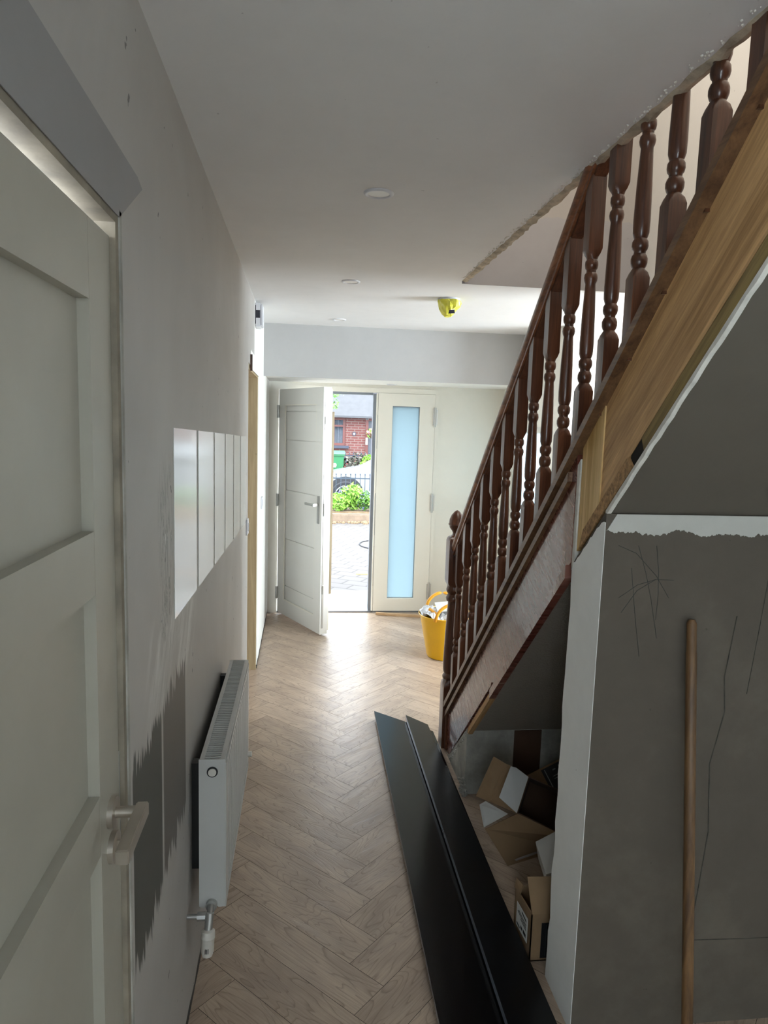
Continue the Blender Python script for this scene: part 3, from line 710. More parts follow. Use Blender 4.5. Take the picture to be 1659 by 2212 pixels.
for z0 in (.20, 1.02, 1.79):
    bm = B(); tube(bm, [(1.167, FY-.046, z0-.085), (1.167, FY-.046, z0+.085)], .010, 14); box(bm, 1.150, 1.166, FY-.044, FY-.034, z0-.07, z0+.07); box(bm, 1.170, 1.190, FY-.044, FY-.030, z0-.07, z0+.07)
    obj('hinge', bm, m_steel, sl, smooth='auto')
bm = B()
for z0, z1 in ((.25, .62), (.72, 1.1), (1.5, 1.8)): box(bm, .650, .6545, FY-.033, FY-.020, z0, z1)
obj('striker_plate', bm, m_steel, sl)
obj('front_step', boxb(-.5, 1.5, FY+.28, FY+.95, -.2, -.03), m_kerb if False else plain('pale_step_stone', D('c9c6c2', .25), .8), kind='structure')

# ------------------------------------------------------------ hall objects
# white gloss boards on left wall
ys = [(1.655, 1.998), (2.035, 2.372), (2.405, 2.70), (2.735, 3.03), (3.06, 3.36), (3.39, 3.705)]
lab = ['glossy white wall strip nearest the near door, first and widest-looking of the six', 'glossy white wall strip, second of six from the near door', 'glossy white wall strip, third of six from the near door',
       'glossy white wall strip, fourth of six from the near door', 'glossy white wall strip, fifth of six from the near door', 'glossy white wall strip beside the light switch, last of the six']
for (a, b), l in zip(ys, lab):
    f = lambda y: 1.682-.028*(y-1.66); g = lambda y: 1.226-.028*(y-1.66)
    o = obj('wall_strip', prismb([(a, g(a)), (b, g(b)), (b, f(b)), (a, f(a))], 'X', LW+.0003, LW+.0018), m_gloss); tag(o, l, 'wall panel', 'glossy white strips on the left wall')

# radiator
R = thing('radiator', (-.23, 2.24, .33), 'white double panel radiator with slotted top grille below the wall strips', 'radiator')
x0, x1, ya, yb, z0, z1 = -.270, -.198, 1.84, 2.655, .325, .775
bm = B(); npt = 24*6; prof = []
L_ = yb-ya-.06
for i in range(25):
    c = ya+.03+L_*i/24
    prof += [(c-.0075, 0), (c-.005, .011), (c+.005, .011), (c+.0075, 0)] if i not in (0, 24) else [(c, 0)]
v = []
for y, d in prof:
    v.append([bm.verts.new((x1-.004+d*0, y, z0+.02)), bm.verts.new((x1-d, y, z0+.045)), bm.verts.new((x1-d, y, z1-.045)), bm.verts.new((x1-.004, y, z1-.018))])
for i in range(len(v)-1):
    for k in range(3): bm.faces.new((v[i][k], v[i+1][k], v[i+1][k+1], v[i][k+1]))
box(bm, x1-.022, x1-.012, ya+.004, yb-.004, z0+.006, z1-.012)
box(bm, x1-.012, x1, ya+.004, ya+.03, z0+.02, z1-.018); box(bm, x1-.012, x1, yb-.03, yb-.004, z0+.02, z1-.018)
box(bm, x1-.012, x1, ya+.004, yb-.004, z1-.022, z1-.012, .001); box(bm, x1-.012, x1, ya+.004, yb-.004, z0+.006, z0+.024, .001)
obj('front_panel', bm, m_rad, R)
obj('back_panel', boxb(x0, x0+.014, ya+.004, yb-.004, z0+.006, z1-.012), m_rad, R)
for a in (ya, yb-.004): obj('side_panel', boxb(x0-.002, x1-.002, a, a+.004, z0+.012, z1), m_rad, R)
bm = B(); nb = 62
box(bm, x0, x0+.012, ya+.004, yb-.004, z1-.006, z1); box(bm, x1-.016, x1-.003, ya+.004, yb-.004, z1-.006, z1)
for i in range(nb+1):
    c = ya+.006+(yb-ya-.014)*i/nb; box(bm, x0+.012, x1-.016, c-.0020, c+.0020, z1-.005, z1-.001)
obj('top_grille', bm, m_rad, R)
obj('convector_core', boxb(x0+.02, x1-.026, ya+.02, yb-.02, z0+.03, z1-.03), m_devdark, R, label='inner convector core, coloured dark for the shade in the slots')  # dark colour puts shade under the grille slots
bm = B(); disc(bm, (-.235, ya-.001, .740), .015, (0, -1, 0), .003); obj('end_plug_ring', bm, m_label, R, smooth='auto')
bm = B(); disc(bm, (-.235, ya-.003, .740), .011, (0, -1, 0), .004); obj('end_plug', bm, m_trv, R, smooth='auto')
vl = obj('valve', (lambda b: (tube(b, [(-.237, ya, .345), (-.237, ya-.012, .345)], .016, 20), tube(b, [(-.237, ya-.01, .345), (-.237, ya-.04, .335)], .010, 14), tube(b, [(-.300, ya-.034, .333), (-.237, ya-.034, .333)], .007, 12),
    tube(b, [(-.272, ya-.034, .333), (-.250, ya-.034, .333)], .012, 8), tube(b, [(-.237, ya-.036, .345), (-.240, ya-.050, .305)], .011, 14), b)[-1])(B()), m_steel, R, smooth='auto', label='metal radiator valve')
bm = B(); a0 = Vector((-.240, ya-.050, .306)); dd = Vector((-.02, -.22, -.975)).normalized()
tube(bm, [a0, a0+dd*.004, a0+dd*.022, a0+dd*.024, a0+dd*.058, a0+dd*.070, a0+dd*.072], [.012, .0185, .0195, .0180, .0175, .0135, .004], 12)
obj('thermostatic_head', bm, m_trv, vl, smooth='auto', label='white plastic valve head')
bm = B()
for i in range(3): box(bm, -.2455+.004*i, -.2440+.004*i, ya-.0815, ya-.0700, .255, .266)
obj('valve_marking', bm, m_label, vl)
for a in (ya+.05, yb-.08): obj('wall_bracket', boxb(-.299, x0, a, a+.03, .42, .74), m_label, R)
bm = B(); tube(bm, [(-.198, yb-.03, .40), (-.183, yb-.03, .40)], .011, 12); obj('bleed_cap', bm, m_trv, R)

# switches
def switch(y, z, lab):
    t_ = thing('light_switch', (LW, y, z), lab, 'light switch')
    obj('switch_plate', boxb(LW, LW+.009, y-.043, y+.043, z-.043, z+.043, bev=.002), m_dev, t_)
    obj('rocker', boxb(LW+.009, LW+.013, y-.012, y+.012, z-.022, z+.022, bev=.001), m_steel if False else m_dev, t_)
switch(3.775, 1.135, 'white light switch between the glossy wall strips and the bare timber doorway')
switch(5.10, 1.117, 'white light switch between the bare timber doorway and the open front door')
t_ = thing('door_chime', (LW, 4.42, 2.28), 'pale plastic box with dark front panel high on left wall at the ceiling', 'wall box')
obj('housing', boxb(LW, LW+.032, 4.33, 4.47, 2.275, 2.415, bev=.004), m_dev, t_)
obj('front_cover', boxb(LW+.032, LW+.045, 4.335, 4.465, 2.282, 2.408, bev=.004), m_dev, t_)
obj('dark_window', boxb(LW+.006, LW+.030, 4.3285, 4.33, 2.325, 2.37), m_devdark, t_)
obj('display', boxb(LW+.002, LW+.006, 4.3285, 4.33, 2.29, 2.40), m_devdark, t_)

# downlights
for (x, y, z, r, l) in ((.225, 2.276, CZ, .048, 'round white recessed downlight nearest the camera, largest of the ceiling lights'), (.230, 3.648, CZ, .048, 'round white recessed downlight in the middle of the hall ceiling'),
                        (.236, 4.95, CZ, .048, 'round white recessed downlight just before the beam'), (.752, 6.0, 2.06, .045, 'round white recessed downlight in the lowered ceiling by the front door')):
    t_ = thing('ceiling_downlight', (x, y, z), l, 'ceiling light', 'recessed hall downlights')
    bm = B(); n = 36; ra, rb = [], []
    prof = [(r*.70, -.001), (r*.74, -.005), (r*.9, -.0065), (r, -.003), (r*1.01, 0)]
    rings = [[bm.verts.new((x+math.cos(2*PI*k/n)*a, y+math.sin(2*PI*k/n)*a, z+b)) for k in range(n)] for a, b in prof]
    for i in range(len(rings)-1):
        for k in range(n): bm.faces.new((rings[i][k], rings[i][(k+1) % n], rings[i+1][(k+1) % n], rings[i+1][k]))
    obj('bezel', bm, m_dev, t_, smooth=True)
    bm = B(); disc(bm, (x, y, z-.0005), r*.74, (0, 0, -1), .002); obj('lens', bm, m_led, t_)
# smoke alarm in yellow cover
t_ = thing('smoke_alarm', (.815, 3.98, CZ), 'round smoke alarm wrapped in a translucent yellow dust cover on the ceiling', 'smoke alarm')
bm = B(); disc(bm, (.815, 3.98, CZ), .060, (0, 0, -1), .010, 32); obj('alarm_base', bm, m_dev, t_, smooth='auto')
bm = B(); n = 22; rings = []
for zz, rr in ((-.008, .064), (-.022, .068), (-.045, .062), (-.062, .048), (-.085, .034), (-.098, .018)):
    rings.append([bm.verts.new((.815+math.cos(2*PI*k/n)*rr*random.uniform(.9, 1.06)+(-.008 if zz < -.05 else 0), 3.98+math.sin(2*PI*k/n)*rr*random.uniform(.9, 1.06), CZ+zz+random.uniform(-.004, .004))) for k in range(n)])
for i in range(len(rings)-1):
    for k in range(n): bm.faces.new((rings[i][k], rings[i][(k+1) % n], rings[i+1][(k+1) % n], rings[i+1][k]))
bm.faces.new(rings[-1]); obj('dust_cover', bm, m_yfilm, t_)
obj('cover_label', slabb([(.800, 3.925, CZ-.090), (.838, 3.930, CZ-.086), (.834, 3.922, CZ-.068), (.803, 3.918, CZ-.072)], .001), m_devdark, t_, label='dark printed label')

# batten on floor by sidelight
bm = B(); slab(bm, [(.68, 6.075, .001), (.675, 6.045, .001), (1.30, 5.905, .001), (1.305, 5.935, .001)], .022)
tag(obj('timber_batten', bm, m_batten), 'pale planed timber batten lying on floor in front of the frosted side panel', 'timber')

# yellow tub
cx, cyy = 1.085, 4.93
tb = thing('rubber_bucket', (cx, cyy, 0), 'yellow flexible rubber bucket full of plastic and paper behind the newel post', 'bucket')
bm = B(); n = 40
prof = [(.120, .002), (.136, .004), (.142, .02), (.200, .315), (.208, .330), (.212, .326), (.208, .318), (.192, .312), (.130, .02), (.0, .018)]
rings = [[bm.verts.new((cx+math.cos(2*PI*k/n)*a, cyy+math.sin(2*PI*k/n)*a, b)) for k in range(n)] for a, b in prof[:-1]]
for i in range(len(rings)-1):
    for k in range(n): bm.faces.new((rings[i][k], rings[i][(k+1) % n], rings[i+1][(k+1) % n], rings[i+1][k]))
bm.faces.new(rings[0]); bm.faces.new(rings[-1]); obj('tub_body', bm, m_yellow, tb, smooth='auto')
for s in (-1, 1):
    P = [(cx-.125+.25*i/14, cyy+s*.185, .315+.125*math.sin(PI*i/14)**.5) for i in range(15)]
    bm = B(); tube(bm, P, .012, 10); obj('handle', bm, m_orange, tb, smooth=True)
bm = B(); G = 18; gv = [[None]*G for _ in range(G)]
random.seed(5)
for i in range(G):
    for k in range(G):
        u, v_ = i/(G-1)*2-1, k/(G-1)*2-1; rr = max(abs(u), abs(v_)) or 1; l2 = math.hypot(u, v_) or 1; sc = rr/l2
        x, y = u*sc, v_*sc; d = math.hypot(x, y)
        over = 1.0 if x > -.2 else 1.10
        gv[i][k] = bm.verts.new((cx+x*.186*over, cyy+y*.186, .300+.055*(1-d*d)+random.uniform(-.018, .026)+(.03 if x < -.5 else 0)))
for i in range(G-1):
    for k in range(G-1): bm.faces.new((gv[i][k], gv[i+1][k], gv[i+1][k+1], gv[i][k+1]))
tag(obj('plastic_bag', bm, m_film), 'crumpled clear white plastic bag filling the yellow bucket', 'bag')
tag(obj('paper_sheet', slabb([(cx-.10, cyy-.14, .375), (cx+.13, cyy-.12, .385), (cx+.12, cyy+.06, .41), (cx-.09, cyy+.03, .40)], .002), m_paper), 'white paper sheet lying on top of the bag in the yellow bucket', 'paper')
bm = B(); tube(bm, [(cx-.145, cyy-.06, .375), (cx-.115, cyy-.10, .362), (cx-.085, cyy-.135, .352)], [.012, .010, .006], 8)
tag(obj('orange_scrap', bm, m_orange), 'small orange scrap on the plastic bag in the bucket', 'scrap')

# two black boards
bm = B()
def quadslab(bm, P, th):
    v1 = [bm.verts.new(p) for p in P]; v0 = [bm.verts.new((p[0], p[1], p[2]-th)) for p in P]
    bm.faces.new(v1); bm.faces.new(list(reversed(v0)))
    for i in range(4): bm.faces.new((v0[i], v0[(i+1) % 4], v1[(i+1) % 4], v1[i]))
quadslab(bm, [(.398, 1.30, .042), (.737, 1.30, .024), (.742, 3.60, .024), (.437, 3.845, .042)], .016)
for f in bm.faces:
    f.normal_update(); f.material_index = 1 if abs(f.normal.z) < .7 else 0
tag(obj('black_board', bm, [m_black, m_edge]), 'long satin black board lying underneath on hall floor, left of the pair', 'board')
bm = B(); quadslab(bm, [(.585, 1.30, .066), (.735, 1.30, .052), (.716, 3.625, .052), (.607, 3.735, .062)], .024)
for f in bm.faces:
    f.normal_update(); f.material_index = 1 if abs(f.normal.z) < .7 else 0
tag(obj('black_board', bm, [m_blackdusty, m_edge]), 'dusty black board lying on top of the other board, nearer the stairs', 'board')

# broom handle
bm = B(); a, b = Vector((1.016, 1.488, .0)), Vector((1.030, 1.672, 1.216))
tube(bm, [a, a+(b-a)*.5, a+(b-a)*.93, a+(b-a)*.932, a+(b-a)*.992, b], [.0145, .0145, .0140, .0128, .0128, .008], 16)
tag(obj('wooden_pole', bm, m_broom, smooth='auto'), 'old round wooden pole leaning against the bare plaster under the stairs', 'pole')

# ------------------------------------------------------------ boxes under the stairs
def sc(p, k=.93): c = Vector((0, 0, 1.70)); return c+(Vector(p)-c)*k
I1, I2, I3, I4 = sc((1.011, 2.78, .181)), sc((.926, 2.66, .086)), sc((1.20, 2.72, .115)), sc((1.12, 2.60, .012))
bx = thing('cardboard_box', (.95, 2.55, 0), 'large open cardboard box with wide flaps lying on its side in the under-stair recess', 'box')
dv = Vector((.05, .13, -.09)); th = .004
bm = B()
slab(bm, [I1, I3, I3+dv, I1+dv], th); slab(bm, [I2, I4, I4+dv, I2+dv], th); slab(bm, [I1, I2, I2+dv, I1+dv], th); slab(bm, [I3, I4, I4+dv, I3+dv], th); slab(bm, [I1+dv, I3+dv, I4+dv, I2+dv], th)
obj('box_body', bm, m_cardshade, bx, label='dark shaded inside of the box')
F1, F2 = sc((.870, 2.85, .247)), sc((.782, 2.80, .089))
m1 = F1.lerp(I1, .42); m2 = F2.lerp(I2, .33)
obj('flap', slabb([F1, F2, m2, m1], th), m_card, bx); obj('flap', slabb([m1+Vector((0, .002, .002)), m2, I2, I1], th), m_card, bx)
o1 = Vector((-.006, -.012, .008))
obj('white_sheet', slabb([sc((.935, 2.80, .222))+o1, sc((.858, 2.70, .137))+o1, I2+o1, I1+o1, sc((.96, 2.80, .215))+o1], .002), m_paper, bx, label='pale grey white sheet on the flap')
Q1, Q2, Q3, Q4 = sc((.770, 2.60, .060)), Vector((.815, 2.42, .016)), Vector((1.06, 2.47, .045)), I4
obj('flap', slabb([Q1, Q2, Q3, Q4, I2], th), m_card, bx, label='large front flap folded down')
o2 = Vector((-.003, -.006, .008))
obj('white_corner', slabb([sc((.761, 2.66, .126))+o2, sc((.753, 2.55, .092))+o2, sc((.886, 2.66, .079))+o2, sc((.798, 2.70, .117))+o2], .002), m_paper, bx, label='white triangular paper corner')
obj('tape_strip', slabb([(.822, 2.452, .043), (.849, 2.418, .035), (1.027, 2.455, .062), (.990, 2.485, .075)], .0015), plain('silvery_tape', 'a59c98', .3), bx, label='wide pale tape strip')
# near box with label and raised flap
bx = thing('cardboard_box', (.80, 2.0, 0), 'small upright open cardboard box with white shipping label, nearest the black boards', 'box')
cY, dY, hh = 1.955, 2.12, .168; xl, xr = .748, .94
A0, A1 = (xl-.006, cY), (xl-.012, dY)
bm = B()
slab(bm, [(xl, cY, .002), (xl, dY, .002), (xl, dY, hh*.85), (xl, cY, hh)], .004); slab(bm, [(xl, cY, .002), (xr, cY-.0, .002), (xr, cY, hh), (xl, cY, hh)], -.004)
slab(bm, [(xr, cY, .002), (xr, dY, .002), (xr, dY, hh), (xr, cY, hh)], .004); slab(bm, [(xl, dY, .002), (xr, dY, .002), (xr, dY, hh), (xl, dY, hh*.85)], .004); slab(bm, [(xl, cY, .002), (xr, cY, .002), (xr, dY, .002), (xl, dY, .002)], .004)
obj('box_body', bm, m_card, bx)
obj('flap', slabb([(xl-.0, cY, hh), (xr, cY, hh), (xr, cY+.03, hh+.10), (xl-.012, cY+.03, hh+.11)], .004), m_card, bx)
obj('flap', slabb([(xl, dY, hh*.85), (xl, dY-.05, hh*.9), (xl+.012, dY-.045, hh*.9+.03), (xl+.004, dY, hh*.85+.035)], .004), m_card, bx, label='torn side flap')
lb = obj('shipping_label', slabb([(xl-.0045, 1.975, .050), (xl-.0045, 2.085, .035), (xl-.0045, 2.085, .118), (xl-.0045, 1.975, .135)], .0008), m_paper, bx, label='white printed shipping label')
bm = B()
for i, (a, b, zz, t_) in enumerate(((1.985, 2.03, .118, .006), (1.985, 2.06, .103, .003), (1.985, 2.07, .095, .003), (1.985, 2.04, .087, .003), (1.985, 2.01, .066, .012), (2.02, 2.035, .062, .010), (2.045, 2.075, .050, .006))):
    box(bm, xl-.0058, xl-.0054, a, b, zz-t_/2, zz+t_/2)
obj('label_print', bm, m_label, lb)
bm = B(); box(bm, xl+.035, xl+.15, cY-.0006, cY-.0001, .012, .135); pr = obj('printed_panel', bm, m_label, bx, label='black printed panel')
bm = B()
for i in range(3): box(bm, xl+.05+.03*i, xl+.052+.03*i, cY-.0012, cY-.0006, .02, .128)
obj('panel_print', bm, plain('grey_print', '3c4042', .6), pr)
# white box
bx = thing('product_box', (.96, 2.32, 0), 'white carton printed with upside-down digits wedged behind the small cardboard box', 'box')
P1, P2, P3, P4 = Vector((.905, 2.335, .098)), Vector((.99, 2.36, .120)), Vector((.97, 2.14, .115)), Vector((.875, 2.135, .115))
P4, P3 = Vector((.885, 2.165, .085)), Vector((.98, 2.175, .100))
bm = B(); slab(bm, [P1, P2, P3, P4], -.075); obj('carton', bm, m_paper, bx)
rv = (P1-P2).normalized(); uv_ = (P4-P1).normalized(); nn = rv.cross(uv_)
cc = P3.lerp(P4, .30).lerp(P2.lerp(P1, .3), .45); nf = (P2-P1).cross(P4-P1).normalized()
if nf.z < 0: nf = -nf
place_text('printed_number', '6479', .024, m_label, cc+nf*.0008, rv, uv_, bx)
# labelled box at back
bx = thing('cardboard_box', (1.15, 2.85, 0), 'cardboard box with black printed label tilted up at the back of the under-stair recess', 'box')
D1, D2, D3, D4 = Vector((1.045, 2.90, .125)), Vector((1.235, 2.90, .222)), Vector((1.27, 2.78, .130)), Vector((1.085, 2.78, .040))
bm = B(); slab(bm, [D1, D2, D3, D4], .09 if ((D2-D1).cross(D3-D1)).z < 0 else -.09)
obj('box_body', bm, m_card, bx)
nf = (D2-D1).cross(D3-D1).normalized()
if nf.z < 0: nf = -nf
def DP(u, v_): return D1.lerp(D2, u).lerp(D4.lerp(D3, u), v_)+nf*.0012
lb = obj('printed_label', slabb([DP(.32, .06), DP(.98, .06), DP(.98, .80), DP(.32, .80)], .0008), m_label, bx, label='black label with pale print')
bm = B()
for u0, u1, v0_, v1_ in ((.38, .40, .1, .76), (.52, .58, .62, .70), (.68, .76, .62, .72), (.55, .62, .18, .22), (.70, .78, .14, .26), (.84, .92, .14, .30), (.84, .92, .6, .72), (.50, .80, .36, .38), (.50, .80, .44, .455)):
    slab(bm, [DP(u0, v0_)+nf*.001, DP(u1, v0_)+nf*.001, DP(u1, v1_)+nf*.001, DP(u0, v1_)+nf*.001], .0006)
obj('label_print', bm, plain('grey_label_print', '9a9c9c', .6), lb)

# ------------------------------------------------------------ outdoors
obj('forecourt_paving', boxb(-6, 7, FY+.28, 12.68, -.22, -.10), m_paver, kind='structure')
obj('street', boxb(-30, 32, 13.6, 19.6, -.30, -.12), m_road, kind='structure')
obj('far_pavement', boxb(-30, 32, 19.6, 34, -.30, -.06), m_road, kind='structure')
kb = obj('kerb', boxb(-4, 5, 12.68, 12.84, -.15, .06, bev=.02), m_kerb, kind='structure')
bm = B(); box(bm, -4, 5, 12.84, 13.6, -.2, .08); obj('planting_bed', bm, m_soil, kind='structure')
bm = B(); G = 20
for i in range(60):
    bmesh.ops.create_icosphere(bm, subdivisions=1, radius=random.uniform(.01, .05), matrix=Matrix.Translation((random.uniform(.3, 1.6), 12.66-abs(random.gauss(0, .08)), -.095)))
tag(obj('soil_spill', bm, m_soil), 'loose soil spilled on paving along the planting bed kerb', 'soil', kind='stuff')
tag(obj('timber_offcut', boxb(.66, .82, 8.20, 8.23, -.10, -.085), m_batten), 'small timber offcut lying on the pale paving outside the door', 'timber')
bm = B(); P = [(1.20+.33*math.cos(a/20*2*PI), 10.3+.42*math.sin(a/20*2*PI), -.092) for a in range(19)]; tube(bm, P, .008, 6)
tag(obj('cable_loop', bm, m_tyre, smooth=True), 'thin dark loop of cable lying on the outdoor paving', 'cable')

# front railings on the bed
def railings(name, x0, x1, y, zb, zt, sp_, lab_, r=.008):
    t_ = thing(name, ((x0+x1)/2, y, zb), lab_, 'railings')
    n = int((x1-x0)/sp_)
    proto = None
    for i in range(n+1):
        x = x0+sp_*i
        if proto is None:
            bm = B(); tube(bm, [(x, y, zb), (x, y, zt-.04), (x, y, zt-.035), (x, y, zt-.02), (x, y, zt)], [r, r, r*1.9, r*1.9, .001], 6)
            proto = obj('picket', bm, m_iron, t_)
        else:
            c = proto.copy(); COL.objects.link(c); c.parent = t_; c.location = (sp_*i, 0, 0)
    bm = B(); box(bm, x0-.05, x1+.05, y-.006, y+.006, zt-.115, zt-.09); box(bm, x0-.05, x1+.05, y-.006, y+.006, zb+.05, zb+.075); obj('cross_rail', bm, m_iron, t_)
railings('front_railings', -.2, 2.2, 13.40, .08, .775, .094, 'spiked dark iron railings behind the green planting and before the silver car')
railings('house_railings', .3, 3.3, 20.7, -.06, .90, .12, 'dark iron railings in front of the red brick house across the street', .010)

# foliage
def leaves(bm, c, rad, n, size, seed, flat=1):
    rnd = random.Random(seed)
    for i in range(n):
        while True:
            p = Vector((rnd.uniform(-1, 1), rnd.uniform(-1, 1), rnd.uniform(-1, 1)))
            if .25 < p.length < 1: break
        p = Vector(c)+Vector((p.x*rad[0], p.y*rad[1], p.z*rad[2]))
        a = Vector((rnd.uniform(-1, 1), rnd.uniform(-1, 1), rnd.uniform(-.3, 1))).normalized(); b = a.cross(Vector((rnd.uniform(-1, 1), rnd.uniform(-1, 1), rnd.uniform(-1, 1)))).normalized()
        s = size*rnd.uniform(.6, 1.3)
        bm.faces.new([bm.verts.new(q_) for q_ in (p-a*s, p+b*s*.45, p+a*s, p-b*s*.45)])
def plant(name, x, y, z, rad, n, size, m, lab_, cat='plant', seed=1, petals=None):
    t_ = thing(name, (x, y, z), lab_, cat)
    bm = B(); rnd = random.Random(seed)
    for i in range(9):
        a = rnd.uniform(0, 2*PI); e_ = (x+math.cos(a)*rad[0]*.6, y+math.sin(a)*rad[1]*.6, z+rad[2]*rnd.uniform(1.1, 1.9)); tube(bm, [(x+rnd.uniform(-.03, .03), y, z-.01), ((x+e_[0])/2, (y+e_[1])/2, z+rad[2]), e_], .005, 5)
    obj('stems', bm, m_leafd, t_)
    bm = B(); leaves(bm, (x, y, z+rad[2]*1.05), rad, n, size, seed); obj('foliage', bm, m, t_)
    if petals:
        bm = B(); leaves(bm, (x, y-.08, z+rad[2]*1.1), rad, petals[0], .026, seed+9); obj('flowers', bm, petals[1], t_, kind='stuff')
plant('garden_plant', .96, 13.12, .08, (.22, .2, .26), 560, .045, m_leafg, 'tall bright green feathery plant in the middle of the planting bed', seed=2)
plant('garden_plant', .68, 13.0, .08, (.22, .2, .17), 420, .04, m_leafg, 'low bright green plant at left of the planting bed by the door leaf', seed=3)
plant('garden_plant', 1.18, 13.1, .08, (.18, .18, .20), 330, .04, m_leafd, 'green plant with purple flowers right of the tall feathery plant', seed=4, petals=(60, m_purple))
plant('garden_plant', 1.42, 13.0, .08, (.2, .2, .20), 300, .045, m_leafg, 'light green plant beside the door opening edge, right end of the bed', seed=5, petals=(30, m_purple))
plant('garden_plant', .82, 13.22, .08, (.16, .12, .22), 120, .035, m_leafd, 'purple flowering plant behind the feathery plant by the railings', seed=6, petals=(110, m_purple))
plant('garden_shrub', 1.35, 19.9, -.06, (.32, .25, .42), 420, .07, m_bush, 'dark shrub with red flowers beside the green wheelie bin', seed=7, petals=(45, m_redpet))
plant('garden_shrub', 1.72, 20.5, -.06, (.36, .3, .48), 480, .07, m_bush, 'dusky shrub before the brick house wall, right of the bin', seed=8)
plant('garden_shrub', 1.93, 20.25, -.06, (.30, .2, .44), 360, .07, m_leafg, 'lime green shrub above the bonnet of the silver car', seed=9)
plant('garden_shrub', 2.25, 20.0, -.06, (.22, .2, .50), 300, .07, m_leafg, 'lime green shrub at the right edge of the doorway view', seed=10)

# tree whose low branch hangs into view
tr = thing('tree', (-2.4, 11.4, -.1), 'leafy tree whose drooping branch enters the top left of the doorway view', 'tree')
bm = B(); tube(bm, [(-2.4, 11.4, -.1), (-2.3, 11.3, 1.6), (-2.0, 11.1, 3.2)], [.14, .11, .07], 10); tube(bm, [(-2.2, 11.2, 2.2), (-1.0, 10.6, 2.9), (.1, 10.1, 2.5), (.5, 10.0, 2.15)], [.05, .035, .015, .005], 7); obj('trunk', bm, m_bark, tr)
bm = B(); leaves(bm, (-2.2, 11.2, 3.6), (1.4, 1.2, 1.1), 1400, .07, 12); leaves(bm, (-.7, 10.4, 3.0), (.9, .5, .5), 500, .06, 13); leaves(bm, (.42, 10.05, 2.15), (.18, .15, .07), 90, .028, 14); leaves(bm, (.44, 10.0, 2.02), (.07, .07, .10), 34, .026, 15); obj('foliage', bm, m_leafd, tr)

# car
cr = thing('car', (2.4, 15.4, -.12), 'silver car parked in the street beyond the railings', 'car')
bm = B(); ground = -.12
side = [(.02, .22), (-.02, .42), (.10, .60), (.40, .72), (1.15, .88), (1.35, .93), (1.95, 1.34), (2.35, 1.42), (3.3, 1.38), (4.0, 1.02), (4.25, .95), (4.3, .45), (4.22, .24)]
secs = [(14.52, .93), (14.60, 1.0), (15.4, 1.02), (16.2, 1.0), (16.28, .93)]
rings = []
for yv, s_ in secs:
    ring = []
    for (x, z) in side:
        k = 1 if s_ >= 1 else s_
        ins = 0
        zz = z if z < .8 else .8+(z-.8)*(1 if 14.8 < yv < 16.0 else .80)
        ring.append(bm.verts.new((x+ (1-k)*1.2*(1 if x < 2 else -1) + 0, yv, ground+zz)))
    rings.append(ring)
for i in range(len(rings)-1):
    for k in range(len(side)): bm.faces.new((rings[i][k], rings[i][(k+1) % len(side)], rings[i+1][(k+1) % len(side)], rings[i+1][k]))
bm.faces.new(rings[0]); bm.faces.new(rings[-1]); obj('car_body', bm, m_car, cr, smooth='auto')
bm = B(); prism(bm, [(1.52, .95), (2.02, 1.27), (2.4, 1.32), (3.2, 1.28), (3.7, .98)], 'Y', 14.500, 14.519)
for v_ in bm.verts: v_.co.z += ground-.04
obj('side_windows', bm, m_glassdark, cr)
for wx in (.90, 3.45):
    bm = B(); tube(bm, [(wx, 14.49, ground+.36), (wx, 14.55, ground+.36)], .385, 36); obj('wheel_arch', bm, m_tyre, cr)
    bm = B(); n = 36
    prof = [(.20, 0), (.235, -.01), (.30, -.015), (.32, 0), (.32, .12)]
    rg = [[bm.verts.new((wx+math.cos(2*PI*k/n)*a, 14.46+b, ground+.325+math.sin(2*PI*k/n)*a)) for k in range(n)] for a, b in prof]
    for i in range(len(rg)-1):
        for k in range(n): bm.faces.new((rg[i][k], rg[i][(k+1) % n], rg[i+1][(k+1) % n], rg[i+1][k]))
    wh = obj('wheel', bm, m_tyre, cr, smooth='auto')
    bm = B()
    for k in range(5):
        a = 2*PI*k/5+.3; d = Vector((math.cos(a), 0, math.sin(a))); s_ = Vector((-math.sin(a), 0, math.cos(a)))*.022; c = Vector((wx, 14.45, ground+.325))
        slab(bm, [c-s_, c+s_, c+d*.225+s_*1.4, c+d*.225-s_*1.4], .02)
    tube(bm, [(wx, 14.44, ground+.325), (wx, 14.47, ground+.325)], .05, 16)
    for k in range(24):
        pass
    tube(bm, [(wx+.225*math.cos(2*PI*k/28), 14.452, ground+.325+.225*math.sin(2*PI*k/28)) for k in range(29)], .012, 6)
    obj('wheel_rim', bm, m_car, wh)

# wheelie bin
wb = thing('wheelie_bin', (.95, 20.0, -.06), 'green wheelie bin with white emblem standing across the street', 'bin')
bm = B(); bx0, bx1 = .62, 1.165
lo_ = [(bx0+.05, 19.78, -.02), (bx1-.05, 19.78, -.02), (bx1-.05, 20.22, -.02), (bx0+.05, 20.22, -.02)]; hi_ = [(bx0, 19.70, .86), (bx1, 19.70, .86), (bx1, 20.35, .86), (bx0, 20.35, .86)]
v0 = [bm.verts.new(p) for p in lo_]; v1 = [bm.verts.new(p) for p in hi_]; bm.faces.new(v0); bm.faces.new(v1)
for i in range(4): bm.faces.new((v0[i], v0[(i+1) % 4], v1[(i+1) % 4], v1[i]))
obj('bin_body', bm, m_bin, wb)
obj('bin_rim', boxb(bx0-.02, bx1+.02, 19.67, 20.37, .82, .87, bev=.01), m_bin, wb)
bm = B(); prism(bm, [(19.65, .87), (20.38, .87), (20.36, .95), (20.0, .965), (19.70, .93)], 'X', bx0-.025, bx1+.025); obj('bin_lid', bm, m_bin, wb)
